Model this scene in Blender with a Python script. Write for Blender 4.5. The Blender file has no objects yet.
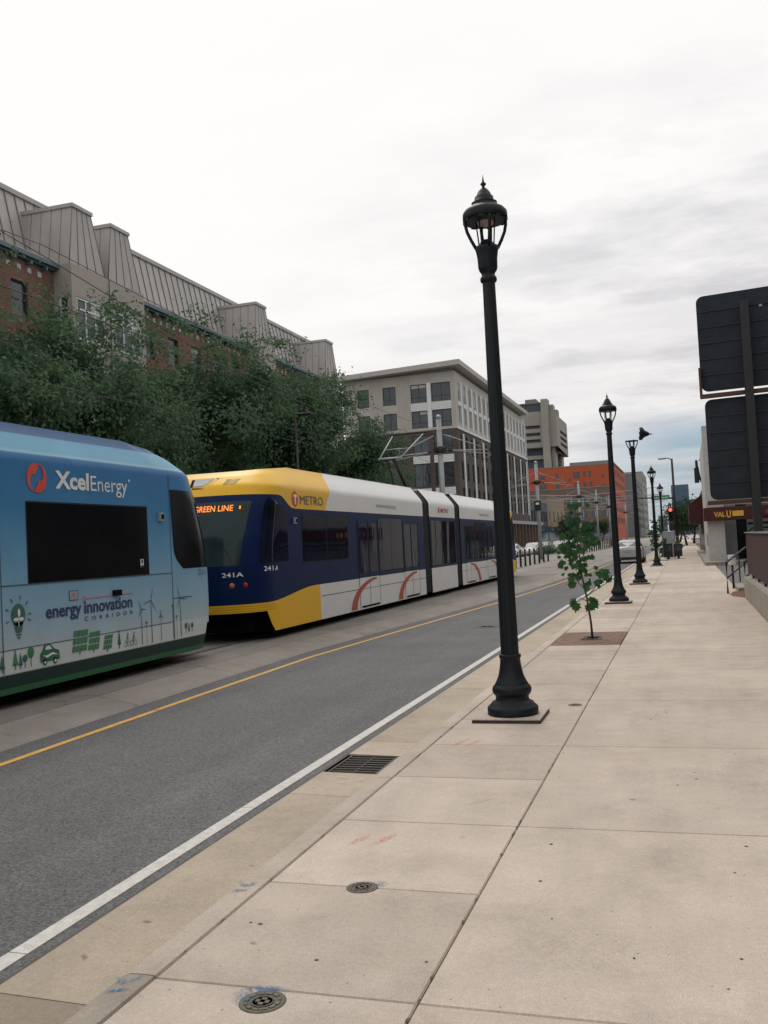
import bpy, bmesh, math, random
from math import sin, cos, pi, sqrt, radians, atan2
from mathutils import Vector, Matrix
random.seed(7)
C = bpy.context.scene.collection
sc = bpy.context.scene

# ---------------------------------------------------------------- materials
MATS = {}
def nt(m):
    m.use_nodes = True
    t = m.node_tree
    return t, t.nodes, t.links, t.nodes['Principled BSDF']
def mat(name, rgb, rough=.6, var=.12, scale=4., bump=0., metal=0., spec=.5, fine=0., emit=None, estr=1., alpha=None, coat=0.):
    if name in MATS: return MATS[name]
    m = bpy.data.materials.new(name); t, N, L, b = nt(m)
    b.inputs['Roughness'].default_value = rough
    b.inputs['Metallic'].default_value = metal
    b.inputs['Specular IOR Level'].default_value = spec
    b.inputs['Coat Weight'].default_value = coat
    tc = N.new('ShaderNodeTexCoord')
    n = N.new('ShaderNodeTexNoise'); n.inputs['Scale'].default_value = scale; n.inputs['Detail'].default_value = 6
    n.inputs['Roughness'].default_value = .65
    L.new(tc.outputs['Object'], n.inputs['Vector'])
    mr = N.new('ShaderNodeMapRange'); mr.inputs[1].default_value = .3; mr.inputs[2].default_value = .7
    mr.inputs[3].default_value = 1 - var; mr.inputs[4].default_value = 1 + var
    L.new(n.outputs['Fac'], mr.inputs[0])
    mul = N.new('ShaderNodeVectorMath'); mul.operation = 'SCALE'
    mul.inputs[0].default_value = rgb
    last = mr.outputs[0]
    if fine:
        n2 = N.new('ShaderNodeTexNoise'); n2.inputs['Scale'].default_value = 90; n2.inputs['Detail'].default_value = 3
        L.new(tc.outputs['Object'], n2.inputs['Vector'])
        m2 = N.new('ShaderNodeMapRange'); m2.inputs[1].default_value = .3; m2.inputs[2].default_value = .7
        m2.inputs[3].default_value = 1 - fine; m2.inputs[4].default_value = 1 + fine
        L.new(n2.outputs['Fac'], m2.inputs[0])
        mm = N.new('ShaderNodeMath'); mm.operation = 'MULTIPLY'
        L.new(last, mm.inputs[0]); L.new(m2.outputs[0], mm.inputs[1]); last = mm.outputs[0]
    L.new(last, mul.inputs['Scale']); L.new(mul.outputs[0], b.inputs['Base Color'])
    r2 = N.new('ShaderNodeMapRange'); r2.inputs[3].default_value = max(0, rough - .08); r2.inputs[4].default_value = min(1, rough + .08)
    L.new(n.outputs['Fac'], r2.inputs[0]); L.new(r2.outputs[0], b.inputs['Roughness'])
    if bump:
        bp = N.new('ShaderNodeBump'); bp.inputs['Strength'].default_value = bump; bp.inputs['Distance'].default_value = .01
        L.new(n.outputs['Fac'], bp.inputs['Height']); L.new(bp.outputs[0], b.inputs['Normal'])
    if emit:
        b.inputs['Emission Color'].default_value = (*emit, 1); b.inputs['Emission Strength'].default_value = estr
    MATS[name] = m
    return m

def chain_noise(N, L, vec, scale, lo, hi, a=.3, b=.7, detail=5, rough=.6):
    n = N.new('ShaderNodeTexNoise'); n.inputs['Scale'].default_value = scale; n.inputs['Detail'].default_value = detail
    n.inputs['Roughness'].default_value = rough
    L.new(vec, n.inputs['Vector'])
    r = N.new('ShaderNodeMapRange'); r.inputs[1].default_value = a; r.inputs[2].default_value = b
    r.inputs[3].default_value = lo; r.inputs[4].default_value = hi
    L.new(n.outputs['Fac'], r.inputs[0]); return r.outputs[0]
def mulv(N, L, a, b):
    m = N.new('ShaderNodeMath'); m.operation = 'MULTIPLY'
    for i, s in enumerate((a, b)):
        if hasattr(s, 'is_linked'): L.new(s, m.inputs[i])
        else: m.inputs[i].default_value = s
    return m.outputs[0]

def concrete_mat(name, rgb, panel=True, rough=.85):
    """weathered concrete: broad tint, grime blotches, fine sand grain, small dark specks, hairline cracks"""
    m = bpy.data.materials.new(name); t, N, L, b = nt(m)
    b.inputs['Roughness'].default_value = rough; b.inputs['Specular IOR Level'].default_value = .25
    g = N.new('ShaderNodeNewGeometry'); v = g.outputs['Position']
    a = chain_noise(N, L, v, .55, .88, 1.08)
    c = chain_noise(N, L, v, 3.5, .93, 1.06, detail=8)
    d = chain_noise(N, L, v, 140, .82, 1.16, detail=2)
    e = chain_noise(N, L, v, 38, .92, 1.07, detail=4)
    sp = chain_noise(N, L, v, 9, .55, 1., a=.18, b=.23, detail=1)      # sparse gum spots
    mp = N.new('ShaderNodeMapping'); mp.inputs['Scale'].default_value = (1.2, .18, 1); L.new(v, mp.inputs['Vector'])
    st = chain_noise(N, L, mp.outputs[0], 2.2, .93, 1.04, detail=4)
    # small scattered dark specks and pits
    vo = N.new('ShaderNodeTexVoronoi'); vo.inputs['Scale'].default_value = 11; L.new(v, vo.inputs['Vector'])
    sr = N.new('ShaderNodeMapRange'); sr.inputs[1].default_value = .035; sr.inputs[2].default_value = .07; sr.inputs[3].default_value = .45; sr.inputs[4].default_value = 1; L.new(vo.outputs['Distance'], sr.inputs[0])
    pick = chain_noise(N, L, v, 2.7, 0, 1, .50, .56, detail=1); mxs = N.new('ShaderNodeMath'); mxs.operation = 'MAXIMUM'; L.new(sr.outputs[0], mxs.inputs[0]); L.new(pick, mxs.inputs[1])
    bl = chain_noise(N, L, v, 1.7, .84, 1.03, .30, .52, detail=9, rough=.72)
    f = mulv(N, L, a, c); f = mulv(N, L, f, d); f = mulv(N, L, f, e); f = mulv(N, L, f, sp); f = mulv(N, L, f, st); f = mulv(N, L, f, mxs.outputs[0]); f = mulv(N, L, f, bl)
    # hairline cracks
    if panel:
        at = N.new('ShaderNodeAttribute'); at.attribute_name = 'pv'
        f = mulv(N, L, f, at.outputs['Fac'])
    s = N.new('ShaderNodeVectorMath'); s.operation = 'SCALE'; s.inputs[0].default_value = rgb
    L.new(f, s.inputs['Scale']); 
    hue = N.new('ShaderNodeMix'); hue.data_type = 'RGBA'; hue.blend_type = 'MULTIPLY'
    hf = chain_noise(N, L, v, 1.1, 0, .5, detail=4)
    L.new(hf, hue.inputs['Factor']); L.new(s.outputs[0], hue.inputs[6]); hue.inputs[7].default_value = (.93, .95, 1., 1)
    L.new(hue.outputs[2], b.inputs['Base Color'])
    bp = N.new('ShaderNodeBump'); bp.inputs['Strength'].default_value = .35; bp.inputs['Distance'].default_value = .004
    n = N.new('ShaderNodeTexNoise'); n.inputs['Scale'].default_value = 120; n.inputs['Detail'].default_value = 3
    L.new(v, n.inputs['Vector']); L.new(n.outputs['Fac'], bp.inputs['Height']); L.new(bp.outputs[0], b.inputs['Normal'])
    MATS[name] = m; return m

def asphalt_mat(name, rgb):
    m = bpy.data.materials.new(name); t, N, L, b = nt(m)
    b.inputs['Roughness'].default_value = .8; b.inputs['Specular IOR Level'].default_value = .3
    g = N.new('ShaderNodeNewGeometry'); v = g.outputs['Position']
    vo = N.new('ShaderNodeTexVoronoi'); vo.inputs['Scale'].default_value = 75; L.new(v, vo.inputs['Vector'])
    r = N.new('ShaderNodeMapRange'); r.inputs[1].default_value = 0; r.inputs[2].default_value = 1; r.inputs[3].default_value = .5; r.inputs[4].default_value = 1.75
    L.new(vo.outputs['Color'], r.inputs[0])
    a = chain_noise(N, L, v, .5, .85, 1.12); c = chain_noise(N, L, v, 220, .75, 1.3, detail=2)
    mp = N.new('ShaderNodeMapping'); mp.inputs['Scale'].default_value = (1.4, .06, 1); L.new(v, mp.inputs['Vector'])
    d = chain_noise(N, L, mp.outputs[0], 1.2, .88, 1.1)
    f = mulv(N, L, a, c); f = mulv(N, L, f, d); f = mulv(N, L, f, r.outputs[0])
    # tar-filled wandering cracks
    s = N.new('ShaderNodeVectorMath'); s.operation = 'SCALE'; s.inputs[0].default_value = rgb
    L.new(f, s.inputs['Scale']); L.new(s.outputs[0], b.inputs['Base Color'])
    bp = N.new('ShaderNodeBump'); bp.inputs['Strength'].default_value = .5; bp.inputs['Distance'].default_value = .006
    L.new(vo.outputs['Distance'], bp.inputs['Height']); L.new(bp.outputs[0], b.inputs['Normal'])
    MATS[name] = m; return m

def brick_mat(name, c1, c2, mortar, scale=1., w=.22, h=.075):
    m = bpy.data.materials.new(name); t, N, L, b = nt(m)
    b.inputs['Roughness'].default_value = .85; b.inputs['Specular IOR Level'].default_value = .25
    g = N.new('ShaderNodeNewGeometry'); v = g.outputs['Position']
    sx = N.new('ShaderNodeSeparateXYZ'); L.new(v, sx.inputs[0])
    ad = N.new('ShaderNodeMath'); ad.operation = 'ADD'; L.new(sx.outputs[0], ad.inputs[0]); L.new(sx.outputs[1], ad.inputs[1])
    cb = N.new('ShaderNodeCombineXYZ'); L.new(ad.outputs[0], cb.inputs[0]); L.new(sx.outputs[2], cb.inputs[1])
    br = N.new('ShaderNodeTexBrick'); br.inputs['Scale'].default_value = scale
    br.inputs['Brick Width'].default_value = w; br.inputs['Row Height'].default_value = h; br.inputs['Mortar Size'].default_value = .008
    br.inputs['Color1'].default_value = (*c1, 1); br.inputs['Color2'].default_value = (*c2, 1); br.inputs['Mortar'].default_value = (*mortar, 1)
    L.new(cb.outputs[0], br.inputs['Vector'])
    f = mulv(N, L, chain_noise(N, L, v, .35, .82, 1.15), chain_noise(N, L, v, 6, .88, 1.1))
    s = N.new('ShaderNodeVectorMath'); s.operation = 'SCALE'; L.new(br.outputs['Color'], s.inputs[0]); L.new(f, s.inputs['Scale'])
    L.new(s.outputs[0], b.inputs['Base Color']); MATS[name] = m; return m

def glass_mat(name, rgb, rough=.06, spec=.6, var=.35):
    m = bpy.data.materials.new(name); t, N, L, b = nt(m)
    g = N.new('ShaderNodeNewGeometry'); v = g.outputs['Position']
    f = chain_noise(N, L, v, 1.3, 1 - var, 1 + var, detail=3)
    s = N.new('ShaderNodeVectorMath'); s.operation = 'SCALE'; s.inputs[0].default_value = rgb; L.new(f, s.inputs['Scale'])
    L.new(s.outputs[0], b.inputs['Base Color'])
    b.inputs['Roughness'].default_value = rough; b.inputs['Specular IOR Level'].default_value = spec
    mp = N.new('ShaderNodeMapping'); mp.inputs['Scale'].default_value = (1, 1, .3); L.new(v, mp.inputs['Vector'])
    nb = N.new('ShaderNodeTexNoise'); nb.inputs['Scale'].default_value = 1.6; nb.inputs['Detail'].default_value = 2; L.new(mp.outputs[0], nb.inputs['Vector'])
    bp = N.new('ShaderNodeBump'); bp.inputs['Strength'].default_value = .16; bp.inputs['Distance'].default_value = .05; L.new(nb.outputs['Fac'], bp.inputs['Height']); L.new(bp.outputs[0], b.inputs['Normal'])
    MATS[name] = m; return m

def foliage_mat(name, rgb, tip):
    m = bpy.data.materials.new(name); t, N, L, b = nt(m)
    b.inputs['Roughness'].default_value = .75; b.inputs['Specular IOR Level'].default_value = .08
    g = N.new('ShaderNodeNewGeometry')
    mx = N.new('ShaderNodeMix'); mx.data_type = 'RGBA'
    mx.inputs[6].default_value = (*rgb, 1); mx.inputs[7].default_value = (*tip, 1)
    f = chain_noise(N, L, g.outputs['Position'], .45, 0, 1, detail=5); L.new(f, mx.inputs['Factor'])
    r = N.new('ShaderNodeMapRange'); r.inputs[3].default_value = .78; r.inputs[4].default_value = 1.25
    L.new(g.outputs['Random Per Island'], r.inputs[0])
    s = N.new('ShaderNodeVectorMath'); s.operation = 'SCALE'; L.new(mx.outputs[2], s.inputs[0]); L.new(r.outputs[0], s.inputs['Scale'])
    L.new(s.outputs[0], b.inputs['Base Color'])
    tr = N.new('ShaderNodeBsdfTranslucent'); L.new(s.outputs[0], tr.inputs['Color'])
    ms = N.new('ShaderNodeMixShader'); ms.inputs[0].default_value = .3
    out = N['Material Output']; L.new(b.outputs[0], ms.inputs[1]); L.new(tr.outputs[0], ms.inputs[2]); L.new(ms.outputs[0], out.inputs[0])
    MATS[name] = m; return m

concrete_mat('walk', (.515, .437, .36)); concrete_mat('gutterc', (.45, .375, .285)); concrete_mat('kerbc', (.49, .42, .345))
concrete_mat('slab', (.30, .27, .235)); concrete_mat('farwalk', (.42, .38, .32), panel=False); concrete_mat('wallc', (.34, .31, .25), panel=False)
asphalt_mat('asphalt', (.100, .098, .098)); asphalt_mat('asphalt_far', (.12, .117, .115))
brick_mat('brick', (.20, .095, .065), (.15, .075, .055), (.22, .18, .15))
brick_mat('brick_dark', (.100, .072, .062), (.078, .058, .052), (.12, .105, .095))
brick_mat('brick_brown', (.19, .12, .085), (.14, .09, .07), (.2, .17, .14))
pass
M_ = lambda k: MATS[k]
mat('lamp_black', (.005, .008, .011), .5, var=.25, scale=18, bump=.1, spec=.3)
mat('paver', (.215, .125, .09), .85, var=.3, scale=9, fine=.1); mat('lens_pink', (.45, .32, .28), .35); mat('steel', (.33, .35, .36), .45, metal=.4, var=.15, scale=5)
mat('galv', (.30, .32, .325), .5, metal=.3); mat('black', (.012, .012, .013), .55); mat('rubber', (.015, .015, .015), .9)
mat('white_paint', (.53, .505, .46), .7, var=.18, scale=14, fine=.12); mat('yellow_line', (.60, .33, .06), .7, var=.18, scale=10, fine=.15)
mat('iron', (.036, .029, .024), .7, var=.4, scale=20, bump=.4); mat('cover_iron', (.13, .115, .09), .8, var=.4, scale=25, bump=.4); mat('hole', (.006, .006, .006), .9)
mat('seam', (.09, .08, .07), .95)
mat('spray_blue', (.10, .19, .30), .9, var=.3, scale=20, fine=.2); mat('spray_red', (.60, .33, .26), .9, var=.2, scale=20, fine=.2)
mat('dark_red', (.13, .022, .02), .6); mat('awning_red', (.065, .013, .012), .75); mat('sign_gold', (.75, .42, .05), .5)
mat('sign_back', (.022, .028, .038), .75, var=.3, scale=2.5, bump=.1, spec=.25); mat('rust', (.085, .035, .026), .75, var=.25, scale=8)
mat('fence_brown', (.045, .015, .012), .85, var=.25, scale=6)
mat('mulch', (.16, .06, .035), .95, var=.4, scale=30, bump=.8); mat('stucco', (.48, .47, .45), .85, var=.08, scale=3); mat('stucco_grey', (.26, .27, .28), .8, var=.1, scale=3)
mat('panel_tan', (.36, .325, .28), .75, var=.06, scale=1.5); mat('panel_grey', (.43, .41, .365), .7, var=.06, scale=.8); mat('panel_white', (.68, .70, .70), .6, var=.08)
mat('metal_roof', (.41, .385, .365), .5, var=.10, scale=.7, spec=.5); mat('metal_seam', (.16, .155, .15), .5)
mat('cornice', (.10, .15, .18), .55); mat('trim_white', (.70, .72, .72), .6)
mat('bark', (.06, .05, .042), .9, var=.3, scale=12, bump=.6)
mat('orange', (.42, .085, .03), .8, var=.07, scale=.3); mat('concrete_tower', (.32, .30, .265), .85, var=.09, scale=.2); mat('tower_dark', (.05, .065, .085), .5)
mat('far_grey', (.20, .20, .195), .8, var=.1, scale=.1); mat('shop_dark', (.035, .033, .035), .6); mat('tan_brick', (.25, .19, .13), .85, var=.15, scale=.7)
glass_mat('glass', (.03, .045, .055)); glass_mat('glass_blue', (.05, .10, .16), rough=.12); glass_mat('tower_glass', (.05, .12, .20), rough=.2, var=.15)
glass_mat('glass_dark', (.008, .009, .011), rough=.12, spec=.14, var=.2); glass_mat('windshield', (.022, .042, .045), rough=.12, spec=.2, var=.3)
glass_mat('glass_tram', (.006, .009, .022), rough=.04, spec=.25, var=.6)
foliage_mat('locust', (.060, .115, .068), (.115, .190, .095)); foliage_mat('maple', (.030, .085, .036), (.055, .125, .048)); foliage_mat('farleaf', (.03, .055, .03), (.05, .08, .035))
# tram paint
def paint(name, rgb, rough=.38, spec=.35): return mat(name, rgb, rough, var=.04, scale=1.4, spec=spec, coat=0)
paint('t_blue', (.003, .015, .068), .42, .12); paint('t_white', (.70, .70, .69)); paint('t_yellow', (.80, .46, .02)); paint('t_yellow2', (.50, .27, .02))
paint('t_red', (.42, .07, .035)); mat('t_black', (.004, .0045, .005), .8, spec=.1); mat('bellows', (.018, .020, .024), .7)
mat('led', (.9, .25, .03), .5, emit=(1., .22, .03), estr=1.3); mat('amber', (.5, .16, .02), .4); mat('tail_red', (.35, .02, .015), .35)
mat('d_green', (.025, .14, .07), .4, var=.1); mat('d_green2', (.045, .20, .085), .4, var=.1); mat('d_navy', (.02, .035, .12), .4)
mat('d_white', (.72, .74, .75), .4); mat('d_red', (.62, .075, .05), .4); mat('d_line', (.05, .09, .12), .5); mat('d_blackgreen', (.010, .05, .035), .4)
mat('d_grey', (.30, .33, .35), .5); mat('d_teal', (.04, .13, .11), .4); mat('metro_grey', (.05, .055, .09), .4)
def spray(name, rgb, dens):
    m = bpy.data.materials.new(name); t, N, L, b = nt(m); b.inputs['Base Color'].default_value = (*rgb, 1); b.inputs['Roughness'].default_value = .9
    g = N.new('ShaderNodeNewGeometry'); v = g.outputs['Position']
    at = N.new('ShaderNodeAttribute'); at.attribute_name = 'fade'
    a = mulv(N, L, chain_noise(N, L, v, 55, 0, 1, .40, .60, 4), chain_noise(N, L, v, 14, .3, 1, .35, .6, 3)); a = mulv(N, L, a, at.outputs['Fac']); a = mulv(N, L, a, dens)
    tr = N.new('ShaderNodeBsdfTransparent'); ms = N.new('ShaderNodeMixShader'); L.new(a, ms.inputs[0]); L.new(tr.outputs[0], ms.inputs[1]); L.new(b.outputs[0], ms.inputs[2])
    L.new(ms.outputs[0], N['Material Output'].inputs[0]); MATS[name] = m
spray('spray_b', (.05, .16, .30), 1.0); spray('spray_r', (.75, .26, .18), .8); spray('stain', (.10, .085, .07), .13); spray('white_soft', (.6, .58, .5), .7)
def wrap_mat():
    m = bpy.data.materials.new('wrap'); t, N, L, b = nt(m)
    b.inputs['Roughness'].default_value = .42; b.inputs['Specular IOR Level'].default_value = .28
    tc = N.new('ShaderNodeTexCoord'); sx = N.new('ShaderNodeSeparateXYZ'); L.new(tc.outputs['Object'], sx.inputs[0])
    r = N.new('ShaderNodeMapRange'); r.inputs[1].default_value = 0; r.inputs[2].default_value = 3.6; L.new(sx.outputs[2], r.inputs[0])
    cr = N.new('ShaderNodeValToRGB'); e = cr.color_ramp.elements
    stops = [(.0, (.022, .10, .045)), (.225, (.026, .115, .05)), (.235, (.006, .030, .024)), (.385, (.008, .036, .028)), (.395, (.56, .60, .60)), (.655, (.52, .58, .60)), (.67, (.40, .50, .56)),
             (1.1, (.26, .42, .54)), (1.7, (.13, .32, .49)), (2.4, (.045, .20, .40)), (3.02, (.028, .16, .37)), (3.035, (.28, .47, .56)), (3.08, (.13, .34, .48)), (3.29, (.09, .28, .43)), (3.30, (.010, .075, .20)), (3.6, (.010, .075, .20))]  # thin pale stop at the fairing ridge is a highlight painted into the wrap
    for i, (z, c) in enumerate(stops):
        el = e[i] if i < 2 else e.new(z / 3.6)
        el.position = z / 3.6; el.color = (*c, 1)
    L.new(r.outputs[0], cr.inputs[0])
    s = N.new('ShaderNodeVectorMath'); s.operation = 'SCALE'; L.new(cr.outputs[0], s.inputs[0])
    L.new(chain_noise(N, L, tc.outputs['Object'], 1.5, .93, 1.06), s.inputs['Scale']); L.new(s.outputs[0], b.inputs['Base Color'])
    MATS['wrap'] = m
wrap_mat()

# ---------------------------------------------------------------- mesh building
def root_of(o):
    while o.parent: o = o.parent
    return o
class MB:
    def __init__(s): s.v = []; s.f = []; s.sm = []; s.mi = []; s.mats = []; s.pv = {}
    def m(s, k):
        if k not in s.mats: s.mats.append(k)
        s.cur = s.mats.index(k)
    cur = 0
    def add(s, vs, fs, smooth=False, T=None):
        o = len(s.v)
        for p in vs:
            p = Vector(p)
            if T is not None: p = T @ p
            s.v.append(p)
        for f in fs: s.f.append([o + i for i in f]); s.sm.append(smooth); s.mi.append(s.cur)
        return s
    def box(s, x0, x1, y0, y1, z0, z1, T=None):
        vs = [(x, y, z) for z in (z0, z1) for y in (y0, y1) for x in (x0, x1)]
        return s.add(vs, [(0, 2, 3, 1), (4, 5, 7, 6), (0, 1, 5, 4), (2, 6, 7, 3), (0, 4, 6, 2), (1, 3, 7, 5)], False, T)
    def cbox(s, c, d, T=None):
        return s.box(c[0] - d[0] / 2, c[0] + d[0] / 2, c[1] - d[1] / 2, c[1] + d[1] / 2, c[2] - d[2] / 2, c[2] + d[2] / 2, T)
    def bbox(s, x0, x1, y0, y1, z0, z1, b=.02, T=None):
        """box with chamfered edges"""
        bm = bmesh.new(); bmesh.ops.create_cube(bm, size=1)
        for v in bm.verts: v.co = Vector(((x0 + x1) / 2 + v.co.x * (x1 - x0), (y0 + y1) / 2 + v.co.y * (y1 - y0), (z0 + z1) / 2 + v.co.z * (z1 - z0)))
        bmesh.ops.bevel(bm, geom=bm.edges[:], offset=b, segments=2, affect='EDGES', profile=.5)
        bm.verts.ensure_lookup_table(); bm.verts.index_update()
        s.add([v.co.copy() for v in bm.verts], [[v.index for v in f.verts] for f in bm.faces], False, T); bm.free(); return s
    def quad(s, a, b, c, d, T=None): return s.add([a, b, c, d], [(0, 1, 2, 3)], False, T)
    def tube(s, pts, r, n=8, smooth=True, cap=True):
        pts = [Vector(p) for p in pts]; rs = r if isinstance(r, (list, tuple)) else [r] * len(pts)
        vs = []; fs = []; up = Vector((.137, .21, .97)).normalized()
        for i, p in enumerate(pts):
            d = (pts[min(i + 1, len(pts) - 1)] - pts[max(i - 1, 0)])
            if d.length < 1e-9: d = Vector((0, 0, 1))
            d.normalize()
            a = d.cross(up)
            if a.length < 1e-3: a = d.cross(Vector((1, 0, 0)))
            a.normalize(); b = d.cross(a)
            for k in range(n):
                t = 2 * pi * k / n; vs.append(p + (a * cos(t) + b * sin(t)) * rs[i])
        for i in range(len(pts) - 1):
            for k in range(n): fs.append((i * n + k, i * n + (k + 1) % n, (i + 1) * n + (k + 1) % n, (i + 1) * n + k))
        if cap: fs.append(tuple(range(n))[::-1]); fs.append(tuple((len(pts) - 1) * n + k for k in range(n)))
        return s.add(vs, fs, smooth)
    def lathe(s, prof, n=24, T=None, smooth=True):
        vs = []; fs = []
        for r, z in prof:
            for k in range(n): t = 2 * pi * k / n; vs.append((r * cos(t), r * sin(t), z))
        for i in range(len(prof) - 1):
            for k in range(n): fs.append((i * n + k, i * n + (k + 1) % n, (i + 1) * n + (k + 1) % n, (i + 1) * n + k))
        fs.append(tuple(range(n))[::-1]); fs.append(tuple((len(prof) - 1) * n + k for k in range(n)))
        return s.add(vs, fs, smooth, T)
    def grid(s, F, nu, nv, smooth=True):
        vs = [F(i / nu, j / nv) for j in range(nv + 1) for i in range(nu + 1)]
        fs = [(j * (nu + 1) + i, j * (nu + 1) + i + 1, (j + 1) * (nu + 1) + i + 1, (j + 1) * (nu + 1) + i) for j in range(nv) for i in range(nu)]
        return s.add(vs, fs, smooth)
    def prism(s, poly, F):
        """extrude closed 2D polygon; F(u,v,k) -> point for k=0,1"""
        n = len(poly); vs = [F(u, v, 0) for u, v in poly] + [F(u, v, 1) for u, v in poly]
        fs = [tuple(range(n))[::-1], tuple(range(n, 2 * n))] + [(i, (i + 1) % n, n + (i + 1) % n, n + i) for i in range(n)]
        return s.add(vs, fs, False)
    def poly(s, poly, F): return s.add([F(u, v) for u, v in poly], [tuple(range(len(poly)))])
    def build(s, name, parent=None, world=False, fix=True, auto=None, label=None):
        me = bpy.data.meshes.new(name)
        off = root_of(parent).location.copy() if (parent and world) else Vector((0, 0, 0))
        me.from_pydata([tuple(p - off) for p in s.v], [], s.f)
        for k in s.mats: me.materials.append(MATS[k])
        me.polygons.foreach_set('use_smooth', s.sm); me.polygons.foreach_set('material_index', s.mi)
        if s.pv:
            a = me.attributes.new('pv', 'FLOAT', 'FACE')
            a.data.foreach_set('value', [s.pv.get(i, 1.) for i in range(len(s.f))])
        if fix:
            bm = bmesh.new(); bm.from_mesh(me); bmesh.ops.recalc_face_normals(bm, faces=bm.faces); bm.to_mesh(me); bm.free()
        me.update()
        o = bpy.data.objects.new(name, me); C.objects.link(o)
        if parent: o.parent = parent
        if label: o['label'] = label
        return o
def mb(k): b = MB(); b.m(k); return b
def tag(o, label=None, cat=None, group=None, kind=None):
    if label: o['label'] = label
    if cat: o['category'] = cat
    if group: o['group'] = group
    if kind: o['kind'] = kind
    return o
def thing(name, label, cat, loc=(0, 0, 0), rz=0, group=None):
    o = bpy.data.objects.new(name, None); C.objects.link(o); o.location = loc; o.rotation_euler = (0, 0, rz)
    o.empty_display_size = .2
    return tag(o, label, cat, group)
def struct(o): o['kind'] = 'structure'; return o
def copy_tree(o, parent=None):
    c = o.copy(); C.objects.link(c)
    if parent: c.parent = parent
    for ch in list(o.children): copy_tree(ch, c)
    return c
def dup(o, loc, rz=0, label=None, group=None, scale=None):
    c = copy_tree(o); c.location = loc; c.rotation_euler = (0, 0, rz)
    if label: c['label'] = label
    if group: c['group'] = group
    if scale: c.scale = (scale, scale, scale)
    return c
def text_polys(txt, size, offset=0., width=None, spacing=1.):
    """mesh verts/faces of a line of lettering, baseline at 0, left at 0"""
    cu = bpy.data.curves.new('t', 'FONT'); cu.body = txt; cu.size = 1; cu.offset = offset; cu.space_character = spacing; cu.resolution_u = 3
    ob = bpy.data.objects.new('t', cu); C.objects.link(ob)
    dg = bpy.context.evaluated_depsgraph_get(); me = bpy.data.meshes.new_from_object(ob.evaluated_get(dg))
    vs = [v.co.copy() for v in me.vertices]; fs = [list(p.vertices) for p in me.polygons]
    bpy.data.objects.remove(ob); bpy.data.curves.remove(cu); bpy.data.meshes.remove(me)
    x0 = min(v.x for v in vs); x1 = max(v.x for v in vs)
    kx = (width / (x1 - x0)) if width else size
    return [((v.x - x0) * kx, v.y * size) for v in vs], fs
def text_on(b, txt, F, size, offset=0., width=None, spacing=1.):
    vs, fs = text_polys(txt, size, offset, width, spacing)
    b.add([F(u, v) for u, v in vs], fs)
# ---------------------------------------------------------------- camera, sky, sun
cd = bpy.data.cameras.new('camera'); cam = bpy.data.objects.new('camera', cd); C.objects.link(cam); sc.camera = cam
yaw, pitch, roll, foc = radians(17.464), radians(2.131), .0512, 950.
f_ = Vector((-sin(yaw) * cos(pitch), cos(yaw) * cos(pitch), sin(pitch))); r0 = Vector((cos(yaw), sin(yaw), 0)); u0 = r0.cross(f_)
r = r0 * cos(roll) - u0 * sin(roll); u = u0 * cos(roll) + r0 * sin(roll)
cam.matrix_world = Matrix(((r.x, u.x, -f_.x, 0), (r.y, u.y, -f_.y, 0), (r.z, u.z, -f_.z, 1.65), (0, 0, 0, 1)))
cd.sensor_fit = 'VERTICAL'; cd.sensor_height = 36; cd.lens = foc / 1024 * 36; cd.clip_end = 6000; cd.clip_start = .05

SUN_EL, SUN_AZ = radians(52), radians(-28)      # azimuth measured from +Y towards +X
sd = Vector((sin(SUN_AZ) * cos(SUN_EL), cos(SUN_AZ) * cos(SUN_EL), sin(SUN_EL)))
sl = bpy.data.lights.new('sun', 'SUN'); sl.energy = 1.1; sl.angle = radians(24); sl.color = (1, .965, .92)
so = bpy.data.objects.new('sun', sl); C.objects.link(so); so.rotation_euler = sd.to_track_quat('Z', 'Y').to_euler(); so.location = (0, 0, 60)
w = bpy.data.worlds.new('World'); sc.world = w; w.use_nodes = True
N, L = w.node_tree.nodes, w.node_tree.links
bg = N['Background']; bg.inputs[1].default_value = .1
sky = N.new('ShaderNodeTexSky'); sky.sky_type = 'NISHITA'; sky.sun_disc = False; sky.sun_elevation = SUN_EL; sky.sun_rotation = SUN_AZ
tc = N.new('ShaderNodeTexCoord'); sx = N.new('ShaderNodeSeparateXYZ'); L.new(tc.outputs['Generated'], sx.inputs[0])
# project the view direction on a flat cloud deck
den = N.new('ShaderNodeMath'); den.operation = 'ADD'; L.new(sx.outputs[2], den.inputs[0]); den.inputs[1].default_value = .11
mx = N.new('ShaderNodeMath'); mx.operation = 'MAXIMUM'; L.new(den.outputs[0], mx.inputs[0]); mx.inputs[1].default_value = .06
dv = N.new('ShaderNodeVectorMath'); dv.operation = 'DIVIDE'; L.new(tc.outputs['Generated'], dv.inputs[0])
cb = N.new('ShaderNodeCombineXYZ'); [L.new(mx.outputs[0], cb.inputs[i]) for i in range(2)]; cb.inputs[2].default_value = 1e3
L.new(cb.outputs[0], dv.inputs[1])
def wn(scale, lo, hi, a, b, detail=7, rough=.6, loc=(0, 0, 0), sc_=(1, 1, 1)):
    mp = N.new('ShaderNodeMapping'); mp.inputs['Location'].default_value = loc; mp.inputs['Scale'].default_value = sc_; L.new(dv.outputs[0], mp.inputs['Vector'])
    return chain_noise(N, L, mp.outputs[0], scale, lo, hi, a, b, detail, rough)
def mrange(src, a, b, lo, hi, smooth=True):
    m = N.new('ShaderNodeMapRange'); m.interpolation_type = 'SMOOTHSTEP' if smooth else 'LINEAR'
    for i, v in zip((1, 2, 3, 4), (a, b, lo, hi)): m.inputs[i].default_value = v
    L.new(src, m.inputs[0]); return m.outputs[0]
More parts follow.
